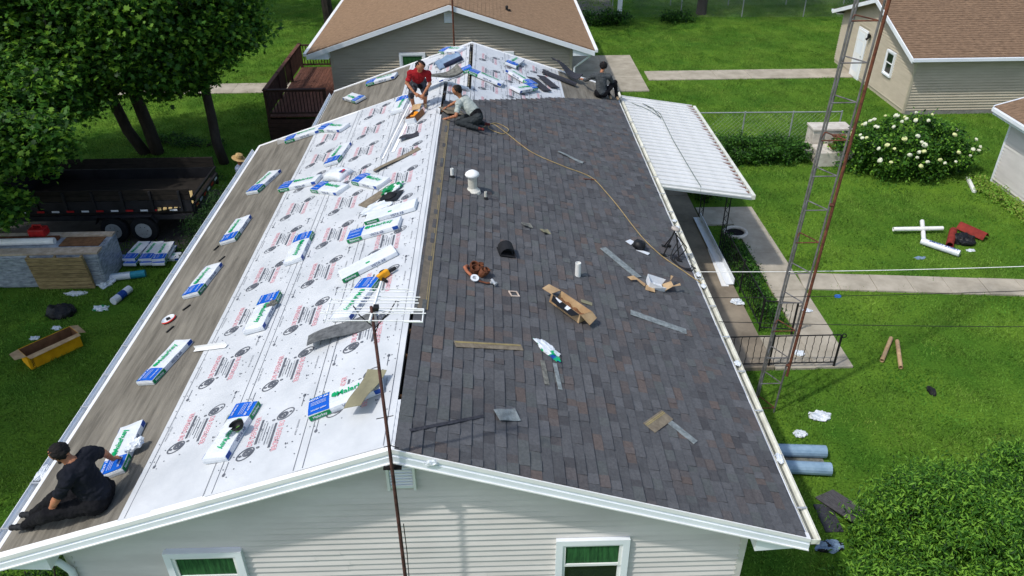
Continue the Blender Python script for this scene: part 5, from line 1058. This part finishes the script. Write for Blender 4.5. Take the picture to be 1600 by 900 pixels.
# dark row of trees far behind
for k, (x, y, rx, h) in enumerate(((-16, 38, 6, 12), (-7.5, 37, 5, 12), (4.5, 36.5, 4.5, 12), (13, 38.8, 5.5, 12), (23, 38.8, 5.5, 12))):
    t = tag(empty('shade_tree'), ('dark tree mass behind the maples at the far left', 'dark tree behind the left lawn', 'dark tree far behind the tan house', 'dark tree beyond the back fence', 'dark tree beyond the fence at the far right')[k], 'tree', 'trees beyond the back yard'); q = MB(); limb(q, (x, y, -.1), (x, y, h * .6), .3, .15, seed=k); q.build('trunk', m_bark, t)
    leaf_mesh('crown', clumps([((x, y, h * .66), (rx, 3.8, h * .26), 1)], 120, 60, 1.0, 40 + k), .36, [m_l2, m_l1], 'oval', .6, k, t, [.7, .3])
# shrubs
m_h1 = lf('shrub_leaf', s(84, 132, 44), s(60, 106, 34)); m_h2 = lf('shrub_leaf_dark', s(40, 76, 26), s(30, 58, 20)); m_h3 = lf('shrub_leaf_bright', s(140, 186, 66), s(112, 164, 54))
def shrub(name, ells, n, per, rad, size, label, seed, mats, mi, shape='oval', cat='bush', dome=True, stem=True):
    t = tag(empty(name), label, cat); P = clumps(ells, n, per, rad, seed, .3); P = P[P[:, 2] > .02]; q = MB()
    c = ells[0][0]
    for k in range(7): limb(q, (c[0] + .1 * math.cos(k), c[1] + .1 * math.sin(k), -.05), (c[0] + ells[0][1][0] * .6 * math.cos(k * .9), c[1] + ells[0][1][1] * .6 * math.sin(k * .9), c[2] + ells[0][1][2] * .4), .03, .01, seed=seed + k)
    q.build('stem', m_bark, t); leaf_mesh('foliage', P, size, mats, shape, .55, seed, t, mi); return t
shrub('wisteria_bush', [((8.7, 1.9, .1), (1.75, 1.6, 1.3), 1), ((7.3, 1.2, .0), (.9, .9, .75), .35), ((10.2, 2.6, .1), (1.3, 1.2, 1.1), .4)], 600, 130, .22, .074, 'large leafy vine bush at the bottom right corner', 21, [m_h1, m_h2, m_h3], [.45, .1, .45], 'long')
hy = shrub('hydrangea_bush', [((14.6, 17.0, .8), (1.75, 1.2, 1.0), 1), ((13.2, 17.4, .6), (.8, .8, .8), .25), ((15.9, 17.1, .6), (.8, .8, .75), .25)], 210, 70, .26, .11, 'big hydrangea bush covered in white flower heads beside the stone block', 22, [m_h1, m_h2, m_h3], [.5, .3, .2])
m_fl = [M('white_petals', s(226, 226, 204), s(200, 204, 172), rough=.7, scale=30, bump=.5), M('cream_petals', s(222, 224, 168), s(196, 202, 132), rough=.7, scale=30, bump=.5)]
fb_ = bmesh.new(); bmesh.ops.create_icosphere(fb_, subdivisions=2, radius=.08)
for v in fb_.verts: v.co *= random.uniform(.82, 1.12); v.co.z *= .75
fm = []
for k in range(2):
    m_ = bpy.data.meshes.new('flower_head'); fb_.to_mesh(m_); m_.materials.append(m_fl[k]); fm.append(m_)
fb_.free()
for k in range(50):
    a = random.uniform(0, 6.28); e = random.uniform(.05, 1.35); d_ = Vector((math.cos(a) * math.cos(e), math.sin(a) * math.cos(e), math.sin(e)))
    if d_.y > .5: d_.y *= -1
    p = Vector((14.6, 17.0, .7)) + Vector((d_.x * 2.15, d_.y * 1.35, d_.z * 1.2)); p.z = max(p.z, .25)
    o = bpy.data.objects.new('flower_head', fm[k % 3 == 0]); COL.objects.link(o); o.parent = hy; o.location = p; sc = random.uniform(.6, 1.1); o.scale = (sc, sc, sc); o.rotation_euler = (random.uniform(0, 1), random.uniform(0, 1), a)
shrub('clipped_hedge', [((9.3, 18.2, .3), (1.0, .75, .55), 1), ((10.7, 18.2, .3), (1.1, .75, .5), 1)], 110, 70, .2, .085, 'low dense green hedge between the awning and the stone block', 23, [m_h1, m_h2], [.6, .4], cat='hedge')
shrub('dark_yew_shrub', [((-6.0, 12.2, .7), (.9, 1.3, 1.0), 1), ((-6.2, 14.0, .5), (.9, .9, .8), .5)], 150, 70, .25, .07, 'dark shrub beside the trailer along the left wall', 24, [m_l2, m_h2], [.8, .2], 'long')
for k, y in enumerate((1.2, 3.2, 5.4, 7.6, 9.8)): shrub('dark_yew_shrub', [((-5.55, y, .5), (.65, 1.0, .8), 1)], 70, 60, .22, .07, ('dark shrub under the left gutter nearest the seated man', 'dark shrub under the left gutter, second from the front', 'dark shrub under the left gutter beside the yellow carton', 'dark shrub under the left gutter, fourth from the front', 'dark shrub under the left gutter, last before the rolls')[k], 25 + k, [m_l2, m_h2], [.8, .2], 'long')
shrub('porch_shrub', [((7.7, 15.4, .25), (.55, .6, .45), 1)], 40, 60, .18, .07, 'small round shrub at the back end of the porch path', 31, [m_h1, m_h2], [.6, .4])
shrub('strip_plants', [((7.6, 11.2, .1), (.3, 1.6, .22), 1), ((7.6, 9.2, .1), (.28, .9, .18), .5)], 90, 40, .16, .07, 'leafy ground plants along the iron railing', 32, [m_h1, m_h2], [.6, .4], cat='plants')
shrub('border_plants', [((16.45, 15.2, .08), (.35, 1.3, .22), 1), ((16.6, 13.2, .08), (.35, 1.4, .22), 1), ((16.7, 11, .08), (.35, 1.4, .22), 1)], 60, 50, .16, .07, 'yellow green border plants along the white house', 33, [m_h3, lf('border_leaf', s(168, 184, 92), s(140, 164, 70))], [.5, .5], cat='plants')
shrub('far_shrub', [((7.2, 36.8, .3), (1.6, .5, .5), 1), ((11.3, 37.2, .2), (1.0, .5, .4), .5)], 90, 40, .3, .13, 'low shrubs along the foot of the far fence', 34, [m_h2, m_h1], [.6, .4])
for k, (x, y) in enumerate(((-10.4, 20.6), (-9.2, 20.2), (-8.6, 17.4))): shrub('weed_patch', [((x, y, .05), (1.0, .35, .25), 1)], 40, 40, .2, .07, ('weedy growth at the foot of the big maple', 'weedy growth between the two maple trunks', 'weedy growth behind the trailer')[k], 35 + k, [m_h2, m_h1], [.6, .4], cat='plants')

# ================================================================= PEOPLE
m_skin = M('tan_skin', s(176, 120, 88), s(150, 98, 70), rough=.6, scale=6, spec=.3); m_hair = M('black_hair', s(28, 24, 24), s(16, 14, 14), rough=.7, scale=30, bump=.5)
def cloth(n, a, b): return M(n, a, b, rough=.9, scale=5, detail=6, bump=.25, bscale=14, spec=.1)
def person(label, caps, mats, head, look, hair, hat=None, beard=False, group=None, eyes=True):
    """caps: (p0, p1, r0, r1, material index). One voxel-fused continuous body; faces take the material of the nearest limb"""
    bm = bmesh.new(); H = Vector(head); F = Vector(look).normalized(); side = F.cross(Vector((0, 0, 1))).normalized(); U = side.cross(F).normalized()
    hr = .098
    caps = list(caps) + [(H - U * .02, H + U * .03, .086, .1, 0), (H - U * .07 + F * .03, H - U * .02 + F * .02, .055, .08, 0), (H + F * .085 - U * .03, H + F * .105 - U * .025, .016, .012, 0),
                         (H + side * .095 - U * .01, H + side * .1 + U * .015, .018, .02, 0), (H - side * .095 - U * .01, H - side * .1 + U * .015, .018, .02, 0), (H + F * .08 + U * .012 + side * .03, H + F * .08 + U * .012 - side * .03, .022, .022, 0), (H + F * .083 - U * .065 + side * .018, H + F * .083 - U * .065 - side * .018, .012, .012, 0)]
    for p0, p1, r0, r1, mi in caps:
        p0, p1 = Vector(p0), Vector(p1); d = p1 - p0; n = max(2, int(d.length / .03)) if d.length > 1e-6 else 1
        for k in range(n + 1):
            t = k / n; r = r0 + (r1 - r0) * t
            if k in (0, n) or k % 2 == 0 or r < .03: bmesh.ops.create_icosphere(bm, subdivisions=2 if r > .03 else 1, radius=r, matrix=Matrix.Translation(p0.lerp(p1, t)))
    me = bpy.data.meshes.new('tmp'); bm.to_mesh(me); bm.free(); o = bpy.data.objects.new('tmp', me); COL.objects.link(o)
    rm = o.modifiers.new('r', 'REMESH'); rm.mode = 'VOXEL'; rm.voxel_size = .0105; sm = o.modifiers.new('s', 'SMOOTH'); sm.iterations = 5; sm.factor = .5
    out = bpy.data.meshes.new_from_object(o.evaluated_get(bpy.context.evaluated_depsgraph_get())); bpy.data.objects.remove(o); bpy.data.meshes.remove(me)
    nv = len(out.vertices); V = np.empty(nv * 3, 'f'); out.vertices.foreach_get('co', V); V = V.reshape(-1, 3)
    nf = len(out.polygons); Cn = np.empty(nf * 3, 'f'); out.polygons.foreach_get('center', Cn); Cn = Cn.reshape(-1, 3)
    best = np.full(nf, 1e9); idx = np.zeros(nf, 'i')
    for p0, p1, r0, r1, mi in caps:
        a, b = np.array(p0, 'f'), np.array(p1, 'f'); d = b - a; L2 = max(1e-9, float(d @ d)); t = np.clip(((Cn - a) @ d) / L2, 0, 1); D_ = np.linalg.norm(Cn - (a + t[:, None] * d), axis=1) - (r0 + (r1 - r0) * t)
        k = D_ < best; best[k] = D_[k]; idx[k] = mi
    out.materials.clear()
    for m in mats: out.materials.append(m)
    from mathutils import noise as mn
    vb = np.full(nv, 1e9); vi = np.zeros(nv, 'i')
    for p0, p1, r0, r1, mi in caps:
        a, b = np.array(p0, 'f'), np.array(p1, 'f'); d = b - a; L2 = max(1e-9, float(d @ d)); t = np.clip(((V - a) @ d) / L2, 0, 1); D_ = np.linalg.norm(V - (a + t[:, None] * d), axis=1) - (r0 + (r1 - r0) * t); k = D_ < vb; vb[k] = D_[k]; vi[k] = mi
    Nn = np.empty(nv * 3, 'f'); out.vertices.foreach_get('normal', Nn); Nn = Nn.reshape(-1, 3)
    dis = np.array([(0 if vi[i] in (0, 3) else .022 * (abs(mn.noise(Vector((V[i][0] * 9, V[i][1] * 9, V[i][2] * 14)))) - .2) + .006 * mn.noise(Vector(V[i]) * 30)) for i in range(nv)])
    out.vertices.foreach_set('co', (V + Nn * dis[:, None]).astype('f').ravel())
    out.polygons.foreach_set('material_index', idx); out.polygons.foreach_set('use_smooth', [True] * nf); out.update()
    out.name = 'person'; body = bpy.data.objects.new('person', out); COL.objects.link(body); tag(body, label, 'person', group)
    if hair is not None:
        hb = bmesh.new(); bmesh.ops.create_icosphere(hb, subdivisions=4, radius=1)
        for v in hb.verts:
            n_ = Vector(v.co); fr = n_.dot(Vector((0, 1, 0))); up_ = n_.z
            k = .112 + .006 * math.sin(n_.x * 31) * math.sin(n_.y * 27 + n_.z * 25) + .007 * math.sin(n_.x * 57 + n_.z * 41) + random.uniform(-.004, .007)
            lim = (-.8 if fr < -.1 else (-.8 + (fr + .1) * 2.2)) + random.uniform(-.12, .12)
            if fr > .15: k -= .012 * min(1, (fr - .15) * 3)
            if fr > .3 and up_ < .62: k = .072
            if up_ < lim: k = .112 - min(.06, (lim - up_) * .25)
            v.co = n_ * k
        bmesh.ops.recalc_face_normals(hb, faces=hb.faces)
        B = Matrix((side, F, U)).transposed().to_4x4(); hb.transform(Matrix.Translation(H + U * .015 - F * .008) @ B)
        m_ = bpy.data.meshes.new('hair'); hb.to_mesh(m_); hb.free(); m_.materials.append(hair); m_.polygons.foreach_set('use_smooth', [True] * len(m_.polygons)); ho = bpy.data.objects.new('hair', m_); COL.objects.link(ho); ho.parent = body
    if beard:
        MB().tube([H - U * .06 + F * .07 + side * .06, H - U * .09 + F * .085, H - U * .06 + F * .07 - side * .06], .022, 8).build('beard', hair, body, smooth=True)
    if eyes:
        for sg in (-1, 1): MB().lathe([(.004, -.006), (.011, 0), (.004, .006)], 8, Matrix.Translation(H + F * .098 + U * .002 + side * .035 * sg)).build('eye', m_iron, body)
    if hat:
        B = Matrix.Translation(H + U * .05) @ Matrix((side, F, U)).transposed().to_4x4()
        q = MB().lathe([(.11, -.01), (.115, .05), (.1, .11), (.06, .13), (.01, .13)], 18, B); q.lathe([(.11, -.012), (.2, -.03), (.205, -.022), (.11, .0)], 24, B); q.build('hat', hat, body, smooth=False)
    return body
def hand(w_, d, palm_n, mi=0, curl=.5):
    """palm, four unequal fingers and a thumb leaving the side of the palm; w_ = wrist, d = direction"""
    w_, d = Vector(w_), Vector(d).normalized(); n = Vector(palm_n).normalized(); sd_ = d.cross(n).normalized(); n = sd_.cross(d).normalized(); out = [(w_, w_ + d * .075, .026, .03, mi), (w_ + d * .03 + sd_ * .018, w_ + d * .08 + sd_ * .025, .02, .02, mi), (w_ + d * .03 - sd_ * .018, w_ + d * .08 - sd_ * .025, .02, .02, mi)]
    for k, (o_, l) in enumerate(((.034, .06), (.012, .075), (-.011, .07), (-.033, .055))):
        b = w_ + d * .09 + sd_ * o_; m1 = b + d * l * .5 - n * curl * .02; e = m1 + d * l * .45 * (1 - curl * .5) - n * curl * .04; out += [(b, m1, .0105, .0095, mi), (m1, e, .0095, .008, mi)]
    t0 = w_ + d * .03 + sd_ * .03; t1 = t0 + d * .035 + sd_ * .03 - n * .01; out += [(t0, t1, .014, .012, mi), (t1, t1 + d * .03 - n * .012, .011, .009, mi)]
    return out
def limb2(a, b, c, r, mi_u, mi_l): return [(a, b, r[0], r[1], mi_u), (b, c, r[1], r[2], mi_l)]
m_bt = cloth('black_tshirt', s(34, 36, 44), s(24, 26, 32)); m_bp = cloth('black_trousers', s(30, 30, 33), s(20, 20, 23)); m_shoe = M('black_shoe', s(36, 38, 42), s(24, 25, 28), rough=.7)
V3 = Vector
# seated man in black: 0 skin 1 shirt 2 trousers 3 shoe
hip = V3((-3.64, .4, 3.45)); ls, rs_ = V3((-3.8, .24, 3.88)), V3((-3.66, .66, 3.92)); nk = V3((-3.78, .44, 4.0)); hd = V3((-3.9, .46, 4.12))
le, lw = V3((-4.0, .2, 3.6)), V3((-4.1, .24, 3.46)); re, rw_ = V3((-3.7, .9, 3.68)), V3((-3.7, 1.02, 3.46))
lk, la, lt = V3((-4.16, .22, 3.37)), V3((-4.55, .33, 3.1)), V3((-4.74, .32, 3.05)); rk, ra, rt_ = V3((-4.14, .4, 3.44)), V3((-4.52, .47, 3.13)), V3((-4.7, .5, 3.07))
caps = [(hip + V3((0, -.08, 0)), hip + V3((0, .11, 0)), .165, .165, 2), (hip + V3((0, 0, .1)), hip.lerp(nk, .4), .185, .185, 1), (hip.lerp(nk, .4), hip.lerp(nk, .75), .185, .18, 1), (ls.lerp(nk, .25), rs_.lerp(nk, .25), .115, .115, 1), (ls, ls.lerp(le, .55), .085, .078, 1), (ls.lerp(le, .5), le, .06, .05, 0), (le, lw, .05, .034, 0), (rs_, rs_.lerp(re, .5), .085, .075, 1), (rs_.lerp(re, .5), re, .06, .05, 0), (re, rw_, .05, .034, 0),
        (nk, hd - V3((0, 0, .05)), .07, .066, 0), (hip + V3((-.05, -.09, -.02)), lk, .13, .1, 2), (lk, la, .095, .065, 2), (la, la + V3((.02, 0, -.05)), .06, .055, 3), (la + V3((.0, 0, -.04)), lt, .055, .042, 3), (hip + V3((-.05, .1, -.02)), rk, .13, .1, 2), (rk, ra, .09, .062, 2), (ra + V3((0, 0, -.03)), rt_, .052, .042, 3)]
caps += hand(lw, V3((-.35, .1, -.35)), V3((0, 0, 1))) + hand(rw_, V3((.1, .5, -.25)), V3((0, 0, 1)))
person('man in black shirt and trousers sitting on the felt at the left eave', caps, [m_skin, m_bt, m_bp, m_shoe], hd, V3((-.8, -.1, -.75)), m_hair, beard=True)
# man in red standing bent forward at the ridge: 0 skin 1 red shirt 2 camo shorts 3 shoe
m_rt = cloth('red_tshirt', s(158, 38, 44), s(124, 26, 32)); m_camo = M('dark_camouflage', s(84, 88, 98), s(44, 42, 48), rough=.9, scale=14, lo=.45, hi=.55); m_tshoe = M('tan_shoe', s(170, 150, 120), s(130, 112, 88), rough=.8)
f0 = V3((-.68, 11.4, 4.34)); f1 = V3((-.4, 11.32, 4.42)); hip = V3((-.54, 11.42, 4.95)); nk = V3((-.46, 11.1, 5.3)); hd = V3((-.42, 10.96, 5.44))
def standing(f, dx): return [(f + V3((0, 0, .06)), f + V3((dx * .3, -.1, .33)), .045, .062, 0), (f + V3((dx * .3, -.1, .33)), hip + V3((dx, 0, -.05)), .08, .11, 2), (f + V3((0, .05, .04)), f + V3((.02, -.15, .03)), .045, .04, 3)]
caps = standing(f0, -.09) + standing(f1, .09) + [(hip + V3((-.08, 0, 0)), hip + V3((.08, 0, 0)), .135, .135, 2), (hip + V3((0, -.01, .08)), hip.lerp(nk, .75), .14, .16, 1)]
ls, rs_ = nk + V3((-.2, .02, -.06)), nk + V3((.19, -.02, -.06)); caps += [(ls, rs_, .085, .085, 1), (nk, hd - V3((0, 0, .05)), .058, .055, 0)]
le, lw = V3((-.76, 11.08, 5.03)), V3((-.58, 10.9, 4.86)); re, rw_ = V3((-.24, 11.05, 5.02)), V3((-.38, 10.9, 4.84))
caps += [(ls, ls.lerp(le, .6), .07, .065, 1), (ls.lerp(le, .6), le, .05, .045, 0), (le, lw, .045, .03, 0), (rs_, rs_.lerp(re, .6), .07, .065, 1), (rs_.lerp(re, .6), re, .05, .045, 0), (re, rw_, .045, .03, 0)] + hand(lw, V3((.35, -.1, -.2)), V3((0, -1, .3))) + hand(rw_, V3((-.2, -.1, -.4)), V3((0, -1, .2)))
caps += [(hip + V3((-.2, -.05, -.02)), hip + V3((-.2, -.05, -.12)), .05, .045, 4), (hip + V3((.05, -.16, -.06)), hip + V3((.12, -.14, -.12)), .05, .05, 4)]
person('man in red shirt and dark patterned shorts standing bent at the ridge', caps, [m_skin, m_rt, m_camo, m_tshoe, m_bp], hd, V3((.1, -.75, -.65)), m_hair)
# kneeling man in pale grey: 0 skin 1 shirt 2 trousers 3 shoe 4 belt
m_gt = cloth('pale_grey_tshirt', s(176, 184, 178), s(140, 148, 146)); m_dg = cloth('dark_grey_trousers', s(58, 62, 64), s(42, 46, 48)); m_shr = M('red_black_shoe', s(120, 46, 42), s(50, 34, 34), rough=.8, scale=12)
hip = V3((.82, 10.26, 4.52)); nk = V3((.48, 10.48, 4.87)); hd = V3((.39, 10.5, 5.03)); ls, rs_ = V3((.42, 10.28, 4.8)), V3((.56, 10.66, 4.8))
le, lw = V3((.36, 10.1, 4.6)), V3((.1, 10.2, 4.5)); re, rw_ = V3((.3, 10.72, 4.68)), V3((.12, 10.66, 4.6))
lk, la = V3((.4, 10.12, 4.44)), V3((.82, 10.02, 4.34)); rk, ra = V3((.5, 10.5, 4.42)), V3((.95, 10.42, 4.3))
caps = [(hip + V3((0, -.08, 0)), hip + V3((0, .08, 0)), .13, .13, 2), (hip + V3((-.03, 0, .07)), hip + V3((-.06, 0, .1)), .135, .135, 4), (hip + V3((-.08, .02, .12)), hip.lerp(nk, .75), .14, .155, 1), (ls, rs_, .085, .085, 1), (nk, hd - V3((0, 0, .05)), .056, .052, 0), (ls, ls.lerp(le, .6), .068, .062, 1), (ls.lerp(le, .6), le, .048, .043, 0), (le, lw, .043, .03, 0), (rs_, rs_.lerp(re, .6), .068, .062, 1), (rs_.lerp(re, .6), re, .048, .043, 0), (re, rw_, .043, .03, 0),
        (hip + V3((0, -.1, -.03)), lk, .1, .075, 2), (lk, la, .072, .05, 2), (la, la + V3((.12, -.02, -.02)), .045, .035, 3), (hip + V3((0, .1, -.03)), rk, .1, .075, 2), (rk, ra, .07, .05, 2), (ra, ra + V3((.12, 0, -.02)), .045, .035, 3)] + hand(lw, V3((-.4, .05, -.15)), V3((0, 0, 1))) + hand(rw_, V3((-.3, .0, -.2)), V3((0, 0, 1)))
person('man in pale grey shirt kneeling at the ridge on the new shingles', caps, [m_skin, m_gt, m_dg, m_shr, m_bp], hd, V3((-.75, -.15, -.65)), m_hair)
# crouching man in dark grey seen from behind at the right eave
m_ct = cloth('charcoal_shirt', s(78, 82, 84), s(56, 60, 62))
hip = V3((4.3, 15.72, 3.2)); nk = V3((4.3, 15.9, 3.72)); hd = V3((4.36, 16.0, 3.9)); ls, rs_ = V3((4.09, 15.9, 3.64)), V3((4.52, 15.84, 3.64))
le, lw = V3((3.88, 16.1, 3.46)), V3((3.8, 16.42, 3.4)); re, rw_ = V3((4.66, 16.0, 3.42)), V3((4.62, 16.2, 3.3)); rk, ra = V3((4.74, 16.05, 3.4)), V3((4.8, 15.98, 3.0)); lk, la = V3((4.45, 16.15, 3.3)), V3((4.6, 15.9, 3.04))
caps = [(hip + V3((-.07, 0, 0)), hip + V3((.07, 0, 0)), .14, .14, 2), (hip + V3((0, 0, .05)), hip.lerp(nk, .75), .155, .17, 1), (ls, rs_, .09, .09, 1), (nk, hd - V3((0, 0, .05)), .056, .053, 0), (ls, le, .07, .055, 1), (le, le.lerp(lw, .3), .052, .048, 1), (le.lerp(lw, .3), lw, .042, .03, 0), (rs_, re, .07, .055, 1), (re, rw_, .05, .035, 1),
        (hip + V3((.08, 0, -.02)), rk, .1, .075, 2), (rk, ra, .072, .05, 2), (ra + V3((0, .05, -.02)), ra + V3((.03, -.14, -.03)), .045, .04, 3), (hip + V3((0, .06, -.02)), lk, .1, .075, 2), (lk, la, .07, .05, 2), (la, la + V3((.0, -.12, -.02)), .045, .04, 3)] + hand(lw, V3((-.1, .4, -.1)), V3((0, 0, 1))) + hand(rw_, V3((0, .3, -.3)), V3((0, 0, 1)))
person('man in charcoal long sleeves crouching with his back turned at the right eave', caps, [m_skin, m_ct, m_bp, m_tshoe], hd, V3((-.3, .9, -.25)), m_hair)
# man with straw hat standing by the trailer, mostly hidden by the gutter
b0 = V3((-6.25, 15.1, 0)); hd = b0 + V3((0, 0, 1.6)); m_bs = cloth('blue_grey_shirt', s(120, 132, 156), s(92, 104, 128))
caps = [(b0 + V3((0, -.1, .06)), b0 + V3((0, -.09, .5)), .05, .065, 1), (b0 + V3((0, .1, .06)), b0 + V3((0, .09, .5)), .05, .065, 1), (b0 + V3((0, -.09, .5)), b0 + V3((0, -.08, .9)), .07, .1, 1), (b0 + V3((0, .09, .5)), b0 + V3((0, .08, .9)), .07, .1, 1), (b0 + V3((-.03, -.1, .04)), b0 + V3((.14, -.1, .04)), .045, .04, 3), (b0 + V3((-.03, .1, .04)), b0 + V3((.14, .1, .04)), .045, .04, 3), (b0 + V3((0, 0, .92)), b0 + V3((0, 0, 1.3)), .14, .16, 2),
        (b0 + V3((0, -.18, 1.36)), b0 + V3((0, .18, 1.36)), .075, .075, 2), (b0 + V3((0, 0, 1.4)), hd - V3((0, 0, .06)), .056, .053, 0), (b0 + V3((0, -.2, 1.36)), b0 + V3((.05, -.24, 1.08)), .06, .045, 2), (b0 + V3((.05, -.24, 1.08)), b0 + V3((.2, -.2, .95)), .04, .03, 0), (b0 + V3((0, .2, 1.36)), b0 + V3((.05, .24, 1.08)), .06, .045, 2), (b0 + V3((.05, .24, 1.08)), b0 + V3((.2, .2, .95)), .04, .03, 0)] + hand(b0 + V3((.2, -.2, .95)), V3((.3, .1, -.2)), V3((0, 0, 1))) + hand(b0 + V3((.2, .2, .95)), V3((.3, -.1, -.2)), V3((0, 0, 1)))
person('man in straw hat and blue grey shirt standing behind the left gutter', caps, [m_skin, m_bp, m_bs, m_shoe], hd, V3((.9, -.1, -.3)), None, hat=M('straw_hat', s(196, 166, 116), s(160, 130, 86), rough=.9, scale=20))
